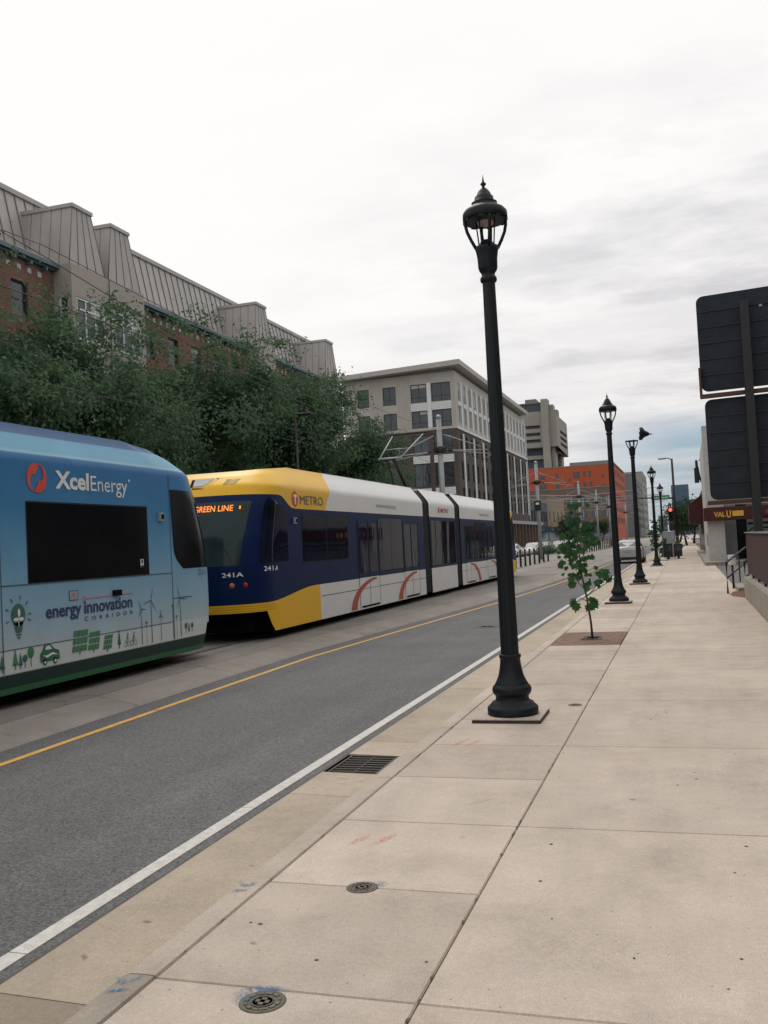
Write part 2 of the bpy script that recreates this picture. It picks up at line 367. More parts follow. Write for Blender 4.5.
def wmix(f, a, b):
    m = N.new('ShaderNodeMix'); m.data_type = 'RGBA'
    if hasattr(f, 'is_linked'): L.new(f, m.inputs['Factor'])
    else: m.inputs['Factor'].default_value = f
    for i, s in ((6, a), (7, b)):
        if hasattr(s, 'is_linked'): L.new(s, m.inputs[i])
        else: m.inputs[i].default_value = s
    return m.outputs[2]
def wm(op, a, b):
    m = N.new('ShaderNodeMath'); m.operation = op; m.use_clamp = False
    for i, s in ((0, a), (1, b)):
        if hasattr(s, 'is_linked'): L.new(s, m.inputs[i])
        else: m.inputs[i].default_value = s
    return m.outputs[0]
el = sx.outputs[2]
az = wm('ARCTAN2', sx.outputs[0], sx.outputs[1])              # 0 along the street, + to the right
thick = wn(2.3, 0, 1, .40, .66, detail=9, sc_=(.8, 1.2, 1))                                # thin bright / thick grey deck
streak = wn(.9, 0, .8, .44, .66, loc=(3, 1, 0), sc_=(.7, 1.3, 1))
right = mrange(az, -.55, .12, 0, 1); low = mrange(el, .42, .03, 0, 1)
greyness = wm('MULTIPLY', wm('MAXIMUM', wm('MULTIPLY', thick, 1.15), streak), wm('MULTIPLY', right, mrange(el, .55, .20, 0, 1)))
cloud = wmix(greyness, (9.5, 9.35, 9.25, 1), (6.2, 6.1, 6.4, 1))
cloud = wmix(wm('MULTIPLY', wm('MULTIPLY', low, right), .35), cloud, (6.6, 6.4, 6.2, 1))
gap = wm('MULTIPLY', wn(.8, .35, 1, .40, .56, loc=(7.3, 2.1, 0), sc_=(.6, .9, 1)), wm('MULTIPLY', mrange(az, -.14, .02, 0, 1), mrange(el, .135, .085, 0, 1)))
bluesky = wmix(.75, sky.outputs[0], (2.1, 3.2, 4.3, 1))
col = wmix(wm('MULTIPLY', gap, .95), cloud, bluesky)
# the deck is brighter in front (thin veil before the sun) than behind the camera
front = mrange(sx.outputs[1], -.7, .5, .92, 1.0)
fs = N.new('ShaderNodeVectorMath'); fs.operation = 'SCALE'; L.new(col, fs.inputs[0]); L.new(front, fs.inputs['Scale'])
L.new(fs.outputs[0], bg.inputs[0])
vs_ = sc.view_settings; vs_.view_transform = 'Standard'; vs_.look = 'None'; vs_.exposure = .08; vs_.gamma = 1; vs_.use_curve_mapping = False
sc.render.engine = 'CYCLES'; sc.cycles.max_bounces = 5; sc.cycles.diffuse_bounces = 3; sc.cycles.glossy_bounces = 3; sc.cycles.transparent_max_bounces = 8
sc.cycles.use_denoising = True; sc.cycles.caustics_reflective = False; sc.cycles.caustics_refractive = False

# ---------------------------------------------------------------- ground and street
g = mb('asphalt_far'); g.quad((-2500, -2500, -.32), (2500, -2500, -.32), (2500, 2500, -.32), (-2500, 2500, -.32)); struct(g.build('ground'))
Y1 = 520.
ZR = -.14
XE = [(-30, -6.02), (7, -6.02), (11, -6.10), (15, -6.14), (19, -5.90), (23, -5.62), (28, -5.30), (35, -5.0), (40, -4.85), (60, -4.65), (520, -4.6)]
def xe(y):
    for (a, va), (b_, vb) in zip(XE[:-1], XE[1:]):
        if y <= b_: return va + (vb - va) * (y - a) / (b_ - a)
    return XE[-1][1]
YS = [-30, 0, 4, 7, 9, 11, 13, 15, 17, 19, 21, 23, 25.5, 28, 31, 35, 40, 50, 60, 100, 200, 260, Y1]
def strip(b, fa, fb, ys, z):
    for a, c in zip(ys[:-1], ys[1:]): b.add([(fa(a), a, z), (fb(a), a, z), (fb(c), c, z), (fa(c), c, z)], [(0, 1, 2, 3)])
g = mb('asphalt'); strip(g, lambda y: xe(y) - .42, lambda y: -2.915, YS, ZR); struct(g.build('road'))
g = mb('seam'); ys_ = [-10 + .09 * i for i in range(900)]; rr = random.Random(4); ws = [rr.uniform(.004, .020) for _ in ys_]
for i in range(len(ys_) - 1): g.add([(-2.915 - ws[i], ys_[i], ZR + .002), (-2.90, ys_[i], ZR + .002), (-2.90, ys_[i + 1], ZR + .002), (-2.915 - ws[i + 1], ys_[i + 1], ZR + .002)], [(0, 1, 2, 3)])
struct(g.build('gutter_crack'))
g = mb('asphalt_far'); g.box(-22.2, -15.6, -30, Y1, -.31, ZR); struct(g.build('far_road'))
g = mb('white_paint')
yy = -6.
while yy < Y1:
    ln = 2.43 if yy < 60 else 20
    g.box(-3.10, -3.0, yy, yy + ln - (.008 if yy < 60 else 0), ZR, ZR + .006); yy += ln
struct(g.build('white_road_line'))
g = mb('yellow_line'); y9 = [y for y in YS if y < 9]; strip(g, lambda y: xe(y) - .045, lambda y: xe(y) + .045, y9 + [9.95], ZR + .004); strip(g, lambda y: xe(y) - .052, lambda y: xe(y) + .038, [9.99] + [y for y in YS if y > 10], ZR + .004); struct(g.build('yellow_road_line'))
# gutter pan, with joints, and kerb with a rounded nose
gut = mb('gutterc'); kb = mb('kerbc')
yj = [-8 + 3.26 * i for i in range(0, 40)]
def addpv(b, n0, val):
    for i in range(n0, len(b.f)): b.pv[i] = val
GY0, GY1 = 7.22, 7.86
prof = [(-2.31, -.145), (-2.285, -.06), (-2.262, -.02), (-2.22, -.002), (-2.15, .0), (-2.112, -.002), (-2.106, -.012), (-2.106, -.2), (-2.31, -.2)]
edges = [-30] + [y for y in yj if y > -30] + [160, Y1]
edges = sorted(set([e for e in edges if not 3.0 < e < 9.] + [3.36, 6.55, 8.4]))
for a, b_ in zip(edges[:-1], edges[1:]):
    if b_ - a < .4: continue
    segs = [(a, b_)]
    if a < GY1 and b_ > GY0:
        segs = [q for q in ((a, GY0), (GY1, b_)) if q[1] - q[0] > .05]
        n0 = len(gut.f); gut.box(-2.45, -2.305, GY0, GY1, -.31, -.148); addpv(gut, n0, .95)
    for (p, q) in segs:
        n0 = len(gut.f)
        gut.add([(-2.905, p + .004, -.135), (-2.305, p + .004, -.15), (-2.305, q - .004, -.15), (-2.905, q - .004, -.135), (-2.905, p + .004, -.3), (-2.305, p + .004, -.3), (-2.305, q - .004, -.3), (-2.905, q - .004, -.3)],
                [(0, 1, 2, 3), (0, 4, 5, 1), (2, 6, 7, 3), (0, 3, 7, 4)])
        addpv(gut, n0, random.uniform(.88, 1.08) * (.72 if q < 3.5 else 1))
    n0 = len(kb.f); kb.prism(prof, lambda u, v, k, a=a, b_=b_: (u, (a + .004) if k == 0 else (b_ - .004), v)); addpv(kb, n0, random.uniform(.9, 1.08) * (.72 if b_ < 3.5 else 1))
struct(gut.build('gutter')); struct(kb.build('kerb'))
g = mb('seam'); g.box(-2.905, -2.10, -30, Y1, -.312, -.165); struct(g.build('kerb_bed'))
# sidewalk panels with tooled joints
sw = mb('walk')
def panel(x0, x1, y0, y1, val, gap=.003, ch=.0055):
    n0 = len(sw.f); g_, c_ = gap, gap + ch
    vs = [(x0 + g_, y0 + g_, -.03), (x1 - g_, y0 + g_, -.03), (x1 - g_, y1 - g_, -.03), (x0 + g_, y1 - g_, -.03),
          (x0 + g_, y0 + g_, -.007), (x1 - g_, y0 + g_, -.007), (x1 - g_, y1 - g_, -.007), (x0 + g_, y1 - g_, -.007),
          (x0 + c_, y0 + c_, 0), (x1 - c_, y0 + c_, 0), (x1 - c_, y1 - c_, 0), (x0 + c_, y1 - c_, 0)]
    fs = [(8, 9, 10, 11)] + [(a, (a + 1) % 4, 4 + (a + 1) % 4, 4 + a) for a in range(4)] + [(4 + a, 4 + (a + 1) % 4, 8 + (a + 1) % 4, 8 + a) for a in range(4)]
    sw.add(vs, fs); addpv(sw, n0, val)
y = 3.34 - 1.083 * 14; k = -14
PIT = [(14.8, 16.85), (59.2, 60.9)]
while y < 250:
    st = 1.083
    if y > 100: st = 4.332
    v = random.uniform(.89, 1.06)
    pp = [(y, y + st)]
    for a, b_ in PIT:
        nx = []
        for p, q in pp:
            if q <= a or p >= b_: nx.append((p, q)); continue
            if p < a - .05: nx.append((p, a))
            if q > b_ + .05: nx.append((b_, q))
        pp = nx
    for p, q in pp: panel(-2.097, -1.02, p, q, v)
    if k % 2 == 0 or y > 100:
        n = 2.166 if y <= 100 else st
        panel(-1.02, 1.30, y, y + n, random.uniform(.90, 1.05) * (1.04 if 5 < y < 28.5 else 1.))
        if y < 24.6 - n: panel(1.30, 3.6, y, y + n, random.uniform(.93, 1.05))
    y += st; k += 1
ydone = 3.34 - 1.083 * 14 + 1.083 * 0
struct(sw.build('sidewalk', fix=False))
g = mb('seam'); g.box(-2.102, 1.30, -13, 250, -.31, -.018); g.box(1.3, 3.6, -13, 24.6, -.31, -.019); struct(g.build('sidewalk_bed'))
g = mb('farwalk'); g.box(-2.1, 6, 250, Y1, -.31, 0); g.box(3.6, 30, -30, 14, -.31, -.005); g.box(-2.1, 3.6, -30, -13, -.31, -.003); struct(g.build('far_sidewalk'))
g = mb('asphalt_far'); g.box(1.31, 40, 24.6, 120, -.31, -.012); struct(g.build('parking_lot'))
# trackway: sloping concrete edge, slabs, rails
tb = mb('slab')
y = -20.
while y < 260:
    st = 2.75 if y < 90 else 12
    n0 = len(tb.f)
    q0, q1 = xe(y), xe(y + st)
    tb.add([(q0 - .40, y + .006, ZR - .01), (q1 - .40, y + st - .006, ZR - .01), (q0 - .45, y + .006, ZR + .02), (q1 - .45, y + st - .006, ZR + .02), (q0 - .93, y + .006, -.03), (q1 - .93, y + st - .006, -.03), (q0 - .97, y + .006, -.012), (q1 - .97, y + st - .006, -.012)],
           [(0, 1, 3, 2), (2, 3, 5, 4), (4, 5, 7, 6)]); addpv(tb, n0, random.uniform(.86, 1.0))
    for (xa, xb, sgn) in ((-7.02, -7.78, 1), (-7.79, -9.7, 1), (-9.71, -12.2, 1), (-12.21, -15.6, 1)):
        n0 = len(tb.f); d = .006
        xq = (xa, xa) if xa < -7.1 else (q0 - .975, q1 - .975)
        tb.add([(xq[0] - d, y + d, -.012), (xb + d, y + d, -.012), (xb + d, y + st - d, -.012), (xq[1] - d, y + st - d, -.012)], [(0, 3, 2, 1)]); addpv(tb, n0, random.uniform(.8, 1.0) * (.93 if xa > -7.1 else 1.04))
    y += st
tb.v = tb.v; struct(tb.build('trackway', fix=False))
g = mb('seam'); strip(g, lambda y: -15.6, lambda y: xe(y) - .9, YS, -.05); strip(g, lambda y: xe(y) - .96, lambda y: xe(y) - .38, YS, ZR - .015); struct(g.build('trackway_bed'))
g = mb('slab'); g.box(-15.6, -5.0, 260, Y1, -.31, -.02); g.pv = {i: 1. for i in range(6)}; struct(g.build('far_trackway'))
for xc in (-8.93, -13.07):
    g = mb('rubber')
    for s in (-1, 1): g.box(xc + s * .7175 - .075, xc + s * .7175 + .075, -20, 300, -.02, -.008)
    g.m('steel')
    for s in (-1, 1): g.box(xc + s * .7175 - .033, xc + s * .7175 + .033, -20, 300, -.015, -.003)
    struct(g.build('rail'))
g = mb('farwalk'); g.box(-27.9, -22.2, -30, Y1, -.31, 0.); struct(g.build('opposite_sidewalk'))
# cracks in the trackway edge
g = mb('seam')
for (x0, y0, n, dx, dy) in ((-7.05, 9.6, 7, -.08, .14), (-7.08, 12.9, 7, -.08, .16), (-7.1, 16.6, 6, -.08, .2)):
    px, py = x0, y0; L_ = []
    for i in range(n): L_.append((px, py)); px += dx * random.uniform(.5, 1.4); py += dy * random.uniform(-.3, 1.6)
    zf = lambda x: -.009 if x < -7.02 else ZR + .02 + (x + 6.5) / (-.48) * .09 + .004
    for (a, b_) in zip(L_[:-1], L_[1:]):
        g.add([(a[0], a[1], zf(a[0])), (b_[0], b_[1], zf(b_[0])), (b_[0], b_[1] + .014, zf(b_[0])), (a[0], a[1] + .014, zf(a[0]))], [(0, 1, 2, 3)])
struct(g.build('crack'))

# storm drain
t = thing('storm_drain', 'rusty rectangular storm drain grate set in the gutter', 'drain', (-2.66, 7.5, -.15))
g = mb('iron')
X0, X1_, Ya, Yb = -2.878, -2.452, GY0 + .004, GY1 - .004
g.box(X0, X0 + .02, Ya, Yb, -.22, -.142); g.box(X1_ - .02, X1_, Ya, Yb, -.22, -.148); g.box(X0, X1_, Ya, Ya + .02, -.22, -.145); g.box(X0, X1_, Yb - .02, Yb, -.22, -.145)
g.build('frame', t, world=True)
g = mb('iron'); n = 8
for i in range(1, n): yb = Ya + (Yb - Ya) * i / n; g.box(X0 + .02, X1_ - .02, yb - .014, yb + .014, -.2, -.147)
g.box((X0 + X1_) / 2 - .01, (X0 + X1_) / 2 + .01, Ya, Yb, -.21, -.152)
g.build('grate_bars', t, world=True)
g = mb('hole'); g.box(X0, X1_, Ya, Yb, -.305, -.23); g.build('pit', t, world=True)
# round covers
def cover(x, y, r, label, z=0):
    t = thing('utility_cover', label, 'utility cover', (x, y, z), 0, 'round iron covers in the ground')
    g = mb('cover_iron'); prof = [(r, -.004), (r, .002), (r - .012, .005), (r - .018, .001)]; vs = []
    g.lathe(prof + [(0.001, .001)], 28)
    for i in range(12):
        a = 2 * pi * i / 12; T = Matrix.Rotation(a, 4, 'Z'); g.box(r * .62, r * .78, -.012, .012, 0, .0055, T)
    g.lathe([(r * .5, .001), (r * .5, .005), (r * .44, .005), (r * .44, .001)], 20); g.box(-r * .3, r * .3, -.01, .01, 0, .005); g.box(-.01, .01, -r * .3, r * .3, 0, .005)
    g.build('lid', t)
cover(-1.585, 3.24, .088, 'round iron utility cover nearest the bottom of the picture, ringed with blue paint')
cover(-1.60, 4.42, .078, 'round iron utility cover on the sidewalk joint, between drain and first cover')
cover(-4.1, 19.9, .33, 'dark round cover in the road surface left of the nearest lamp', ZR + .003)
cover(-1.13, 9.55, .07, 'small dark cover in the sidewalk just right of the nearest lamp')
# utility paint marks: soft sprayed paint, fading at its rim
def soft(b, fd, cx, cy, rx, ry, z, ang=0., n=18):
    o = len(b.v); ca, sa = cos(ang), sin(ang); P_ = [(0, 0, 1.)]
    for f_, a in ((.5, .9), (1., 0.)):
        for i in range(n):
            t = 2 * pi * i / n; k = f_ * (random.uniform(.85, 1.15) if f_ < 1 else 1.1); P_.append((k * cos(t), k * sin(t), a))
    b.add([(cx + (u * rx) * ca - (v * ry) * sa, cy + (u * rx) * sa + (v * ry) * ca, z) for u, v, a in P_], [(0, 1 + i, 1 + (i + 1) % n) for i in range(n)] + [(1 + i, 1 + n + i, 1 + n + (i + 1) % n, 1 + (i + 1) % n) for i in range(n)])
    fd.extend(a for *_, a in P_)
def marks(name, k, L_):
    b = mb(k); fd = []
    for i, q in enumerate(L_): soft(b, fd, *q[:4], q[4] + .0006 * i, *(q[5:]))
    o = b.build(name, fix=False); at = o.data.attributes.new('fade', 'FLOAT', 'POINT'); at.data.foreach_set('value', fd); return struct(o)
marks('paint_mark', 'spray_b', [(-1.665, 3.265, .05, .075, .003, .3), (-1.53, 4.47, .05, .05, .003, -.3), (-1.60, 3.33, .09, .035, .003, 0)])
marks('paint_mark', 'spray_b', [(-2.19, 3.21, .055, .02, .002, .5), (-2.215, 3.29, .05, .018, .002, -.6), (-2.165, 3.32, .04, .018, .002, 1.3), (-2.19, 4.28, .055, .022, .002, .5), (-2.205, 4.36, .05, .02, .002, -.6), (-2.165, 4.37, .035, .018, .002, 1.3)])
marks('paint_mark', 'spray_r', [(-1.86, 5.14, .03, .13, .003, -.25), (-1.72, 5.17, .035, .14, .003, -.3), (-1.88, 7.75, .03, .16, .003, -.3), (-1.76, 7.75, .035, .17, .003, -.3)])
g = mb('seam'); rr = random.Random(12)
for _ in range(70):
    cx, cy, r_ = rr.uniform(-2.0, 1.3), 2.6 + 14 * rr.random() ** 1.6, rr.uniform(.004, .011)
    g.poly([(cx + r_ * rr.uniform(.6, 1.3) * cos(2 * pi * i / 9), cy + r_ * rr.uniform(.6, 1.3) * sin(2 * pi * i / 9)) for i in range(9)], lambda u, v: (u, v, .0022))
o_ = g.build('gum_spots'); o_['kind'] = 'stuff'
g = mb('seam')      # hairline cracks and chipped joint edges
for (px, py, ang, n) in ((-.99, 4.9, .5, 0), (.35, 3.9, 1.0, 16), (-1.5, 5.9, -.4, 12), (.9, 8.6, 2.2, 18), (-2.4, 5.0, .3, 10)):
    zz = .002 if px > -2.1 else -.142
    for i in range(n):
        ang += rr.uniform(-.5, .5); qx, qy = px + .035 * cos(ang), py + .035 * sin(ang); w_ = rr.uniform(.0008, .002)
        g.add([(px - w_, py, zz), (px + w_, py, zz), (qx + w_, qy, zz), (qx - w_, qy, zz)], [(0, 1, 2, 3)]); px, py = qx, qy
for _ in range(60):
    y_ = 2.6 + rr.random() * 9; x_ = rr.choice((-1.02, -2.099)); r_ = rr.uniform(.006, .014)
    g.poly([(x_ + r_ * rr.uniform(.4, 1.) * cos(2 * pi * i / 7), y_ + 1.6 * r_ * rr.uniform(.4, 1.) * sin(2 * pi * i / 7)) for i in range(7)], lambda u, v: (u, v, .0018))
struct(g.build('crack'))
marks('stain', 'stain', [(1.0, 4.9, .5, .9, .003, .2), (.3, 6.9, .35, .8, .003, 0), (-.5, 3.9, .3, .3, .003, 0), (-2.55, 4.6, .25, .5, -.138, 0), (-1.4, 7.0, .3, .3, .003, 1), (.5, 9.8, .6, 1.2, .003, 0)])
marks('paint_mark', 'white_soft', [(-2.6, 6.9, .06, .05, -.137, 0), (-2.5, 7.0, .05, .05, -.139, 0), (-2.68, 7.05, .06, .04, -.136, 0), (-2.75, 6.95, .03, .05, -.136, 0)])
# ---------------------------------------------------------------- street lamps
def hood_mesh(b, T=None):
    b.lathe([(.195, 4.82), (.217, 4.795), (.221, 4.80), (.219, 4.852), (.212, 4.874), (.19, 4.898), (.15, 4.922), (.128, 4.937), (.118, 4.955), (.127, 4.965), (.096, 4.975), (.092, 5.02), (.076, 5.035), (.060, 5.07), (.036, 5.10), (.016, 5.115), (.013, 5.13), (.028, 5.145), (.028, 5.155), (.012, 5.17), (.006, 5.205), (.002, 5.24)], 20, T)
    for i in range(8): b.cbox((.212, 0, 4.785), (.012, .05, .02), (T or Matrix()) @ Matrix.Rotation(2 * pi * i / 8, 4, 'Z'))
def make_lamp(open_hood=False):
    t = thing('street_lamp', '', 'street lamp')
    g = mb('walk'); n0 = 0
    g.bbox(-.335, .30, -.31, .31, -.03, .05, .006); g.m('iron'); 
    g.pv = {i: .95 for i in range(len(g.f))}
    g.box(-.338, .303, -.314, -.3105, .0, .040); g.box(.3005, .304, -.31, .312, .0, .040)
    g.build('base_plate', t)
    g = mb('lamp_black')
    g.lathe([(.24, .045), (.243, .06), (.243, .115), (.235, .125), (.205, .15), (.198, .165), (.165, .18), (.158, .20), (.158, .225), (.172, .235), (.186, .26), (.188, .285), (.178, .315), (.160, .328), (.158, .338), (.145, .36), (.122, .41), (.108, .47), (.099, .53), (.096, .575), (.104, .58), (.104, .61), (.094, .615)], 32)
    g.build('pedestal', t)
    g = mb('lamp_black')
    # lightly fluted, tapering shaft
    vs = []; fs = []; n = 32; zs = [.60, 1.5, 2.5, 3.5, 4.2]
    for z in zs:
        R = .088 - (z - .6) / 3.6 * .026
        for k in range(n): a = 2 * pi * k / n; rr = R * (1 - .035 * (k % 2)); vs.append((rr * cos(a), rr * sin(a), z))
    for i in range(len(zs) - 1):
        for k in range(n): fs.append((i * n + k, i * n + (k + 1) % n, (i + 1) * n + (k + 1) % n, (i + 1) * n + k))
    g.add(vs, fs); g.build('post', t)
    g = mb('lamp_black')
    g.lathe([(.062, 4.18), (.078, 4.195), (.082, 4.215), (.078, 4.235), (.064, 4.25), (.066, 4.275), (.085, 4.30), (.094, 4.33), (.097, 4.42), (.108, 4.49), (.118, 4.52), (.112, 4.535), (.075, 4.545), (.066, 4.575), (.04, 4.60), (.001, 4.61)], 24)
    g.build('capital', t)
    g = mb('lamp_black')
    for i in range(8):
        a = 2 * pi * (i + .5) / 8; main = i % 2 == 0; r_ = .016 if main else .007
        P_ = [(.108, 4.52), (.150, 4.60), (.185, 4.68), (.200, 4.75), (.204, 4.80)] if main else [(.085, 4.53), (.09, 4.6), (.098, 4.68), (.105, 4.75), (.11, 4.80)]
        g.tube([(R * cos(a), R * sin(a), z) for R, z in P_], r_, 6)
    g.lathe([(.19, 4.78), (.208, 4.78), (.208, 4.80), (.19, 4.80)], 20) if not open_hood else g.lathe([(.18, 4.76), (.208, 4.76), (.208, 4.785), (.18, 4.785), (.18, 4.76)], 20)
    g.build('lantern_frame', t)
    if not open_hood:
        g = mb('lens_pink'); g.lathe([(.02, 4.745), (.075, 4.755), (.085, 4.78), (.085, 4.83)], 16); g.build('lamp_bulb', t)
    g = mb('lamp_black')
    if not open_hood: hood_mesh(g)
    else: hood_mesh(g, Matrix.Translation((.26, 0, 5.0)) @ Matrix.Rotation(radians(97), 4, 'Y') @ Matrix.Translation((0, 0, -4.78)))
    g.build('hood', t)
    return t
GL = 'black lantern street lamps along the sidewalk'
lamp = make_lamp(); lamp.location = (-1.628, 8.88, -.012); lamp.rotation_euler = (0, -.001, 0); lamp.scale = (.976, .976, .986); tag(lamp, 'tall black lantern lamp, nearest of the row, on a square plate beside the road', group=GL)
def lampdup(src, loc, label): d = dup(src, loc, 0, label, GL); return d
lampdup(lamp, (-1.62, 23.9, 0), 'black lantern lamp just behind the sapling, second of the row, hood closed')
lo = make_lamp(True); lo.location = (-1.50, 32.7, 0); tag(lo, 'black street lamp with its pointed hood hanging open to the right', group=GL)
lampdup(lamp, (-1.42, 50.1, 0), 'black lantern lamp just beyond the one with the open hood')
lampdup(lamp, (-1.43, 68.2, 0), 'black lantern lamp beside the thin green sapling near the crossing')
lampdup(lamp, (-1.45, 112, 0), 'farthest small black lantern lamp, seen just above the traffic signal')

# ---------------------------------------------------------------- tree pit, saplings
def tree_pit(y0, y1, label):
    t = thing('tree_pit', label, 'tree pit', (-1.56, (y0 + y1) / 2, 0), 0, 'brick tree pits')
    g = mb('paver')
    nx, ny = 9, int((y1 - y0) / .105)
    for j in range(ny):
        for i in range(-1, nx + 1):
            x0 = -2.09 + (i + .5 * (j % 2)) * (1.06 / nx); x1 = x0 + 1.06 / nx - .007; x0 = max(x0, -2.09); x1 = min(x1, -1.03)
            if x1 - x0 < .03: continue
            yy = y0 + .012 + j * (y1 - y0 - .02) / ny; h_ = random.uniform(-.004, .001)
            if abs((x0 + x1) / 2 + 1.54) < .14 and abs(yy - (y0 + y1) / 2) < .22: continue
            g.box(x0, x1, yy, yy + (y1 - y0 - .02) / ny - .007, -.05, h_)
    g.build('pavers', t, world=True)
    g = mb('hole'); g.box(-2.095, -1.025, y0 + .005, y1 - .005, -.1, -.012); g.build('soil_bed', t, world=True)
    g = mb('black'); c = (y0 + y1) / 2
    for a, b_, c0, c1 in ((-1.70, -1.38, c - .25, c - .22), (-1.70, -1.38, c + .19, c + .22), (-1.70, -1.67, c - .22, c + .19), (-1.41, -1.38, c - .22, c + .19)): g.box(a, b_, c0, c1, -.05, .008)
    g.build('edging', t, world=True)
tree_pit(14.8, 16.85, 'reddish brick tree pit around the nearer sapling'); tree_pit(59.2, 60.9, 'small brick tree pit under the farther sapling')
def maple_leaf(g, p, d, size, up):
    """lobed leaf, two folded halves, hanging from p along d"""
    d = d.normalized(); s = d.cross(up)
    if s.length < .1: s = d.cross(Vector((1, 0, 0)))
    s.normalize(); n = s.cross(d)
    out = [(0, 0), (.20, .05), (.42, -.02), (.36, .22), (.58, .42), (.34, .50), (.32, .72), (.14, .70), (0, 1.0)]
    for sg in (1, -1):
        vs = [p + d * (v * size) + s * (sg * u_ * size) - n * (abs(u_) * .35 * size) for u_, v in out]
        g.add(vs if sg > 0 else vs[::-1], [tuple(range(len(out)))])
def sapling(label, seed, foliage=.40):
    random.seed(seed)
    t = thing('sapling', label, 'young tree', (0, 0, 0), 0, 'saplings in brick pits')
    P_ = [Vector(p) for p in ((0, 0, -.02), (-.01, 0, .25), (-.05, .01, .62), (-.11, 0, 1.0), (-.13, .02, 1.3), (-.16, 0, 1.7), (-.15, 0, 2.25))]
    g = mb('bark'); g.tube(P_, [.020, .018, .016, .014, .012, .009, .005], 8)
    br = [((-.05, .01, .68), (.10, -.05, .82), (.30, -.05, 1.15)), ((-.07, 0, .78), (-.22, .06, .95), (-.36, .1, 1.05)), ((-.11, 0, 1.05), (-.28, -.05, 1.3), (-.42, 0, 1.45)), ((-.12, 0, 1.25), (.0, .08, 1.5), (.12, .1, 1.72)),
          ((-.14, 0, 1.4), (-.3, .1, 1.7), (-.40, .1, 1.85)), ((-.15, 0, 1.6), (-.02, -.1, 1.9), (.05, -.1, 2.05)), ((-.05, 0, .60), (-.15, -.08, .66), (-.2, -.1, .62))]
    for b_ in br: g.tube(b_, [.008, .006, .003], 6)
    g.build('trunk', t)
    g = mb('maple')
    def cl(c, r_, n, s0=.105):
        for _ in range(int(n * foliage * 1.7)):
            o = Vector((random.gauss(0, 1), random.gauss(0, 1), random.gauss(0, 1))) * r_ * .36
            d = Vector((random.uniform(-.7, .7), random.uniform(-.7, .7), random.uniform(-1., -.15)))
            maple_leaf(g, Vector(c) + o, d, s0 * random.uniform(.7, 1.2), Vector((random.uniform(-.6, .6), -1, random.uniform(0, 1))))
    cl((-.16, 0, 2.15), .18, 14, .13); cl((-.18, 0, 1.85), .30, 40); cl((-.25, 0, 1.55), .34, 58); cl((-.02, .05, 1.72), .24, 22); cl((-.16, 0, 1.30), .28, 34)
    cl((-.33, .05, 1.12), .12, 8); cl((-.14, 0, 1.08), .2, 14); cl((.26, -.05, 1.05), .16, 15, .14); cl((.12, -.03, .92), .1, 6); cl((-.28, .0, .93), .14, 10, .13); cl((-.02, -.02, .86), .12, 8, .14)
    cl((-.24, -.1, .62), .09, 6, .16); cl((.06, 0, .66), .10, 7, .16); cl((.02, 0, .52), .08, 4, .15); cl((-.40, .1, 1.5), .14, 12); cl((.10, .1, 1.6), .16, 12)
    g.build('leaves', t, fix=False); return t
s1 = sapling('young maple sapling with big leaves, nearer one, growing from brick pit by the road', 11); s1.location = (-1.54, 15.92, 0)
s2 = sapling('thin green sapling beside the farther black lamp', 5, .6); s2.location = (-1.5, 60.05, 0); s2.scale = (1.25, 1.25, 1.12)
random.seed(21)

# ---------------------------------------------------------------- overhead line
GP = 'grey catenary poles between the tracks'
def catenary_pole(y, label, sig=False):
    t = thing('catenary_pole', label, 'catenary pole', (-11, y, 0), 0, GP)
    g = mb('galv'); g.tube([(0, 0, 0), (0, 0, 7.75)], [.15, .12], 16); g.m('steel'); g.lathe([(.135, 7.75), (.13, 7.85), (.05, 7.92), (.001, 7.93)], 16); g.lathe([(.28, 0), (.28, .05), (.2, .06)], 16); g.build('mast', t)
    g = mb('black'); g.lathe([(.2, 6.05), (.23, 6.07), (.23, 6.35), (.2, 6.37)], 12); g.cbox((-.25, 0, 6.2), (.2, .25, .18)); g.cbox((.25, 0, 6.2), (.2, .25, .18)); g.build('clamp', t)
    for s in (-1, 1):
        g = mb('galv'); g.tube([(s * .2, 0, 6.15), (s * 2.3, 0, 6.05)], .028, 6); g.tube([(s * .2, 0, 6.95), (s * 2.07, 0, 6.2)], .022, 6); g.tube([(s * .7, 0, 6.1), (s * 2.9, 0, 5.78)], .018, 6)
        g.tube([(s * 2.07, 0, 6.08), (s * 2.07, 0, 6.5)], .02, 6); g.tube([(s * 2.6, 0, 5.85), (s * 2.1, 0, 5.60)], .014, 6)
        g.m('rubber'); g.lathe([(.05, -.09), (.06, -.05), (.03, -.03), (.06, 0), (.03, .03), (.06, .06), (.04, .09)], 8, Matrix.Translation((s * .5, 0, 6.14)) @ Matrix.Rotation(pi / 2, 4, 'Y'))
        g.build('bracket_arm', t)
    if sig:
        g = mb('black'); g.bbox(-.26, .26, -.32, -.14, 3.95, 4.75, .03); g.m('t_white'); g.cbox((0, -.33, 4.5), (.26, .02, .18)); g.build('signal_box', t)
    return t
catenary_pole(44.5, 'grey catenary pole standing behind the blue and yellow tram')
catenary_pole(76, 'grey catenary pole with black box, just beyond the far end of the trams', True)
for y, l in ((107.8, 'second grey catenary pole beyond the trams, with black box'), (130, 'third grey catenary pole beyond the trams'), (152, 'thin grey catenary pole in front of the brown brick block'), (196, 'catenary pole left of the silver car, far off'), (235, 'farthest catenary pole, just above the silver car')):
    catenary_pole(y, l, y == 109)
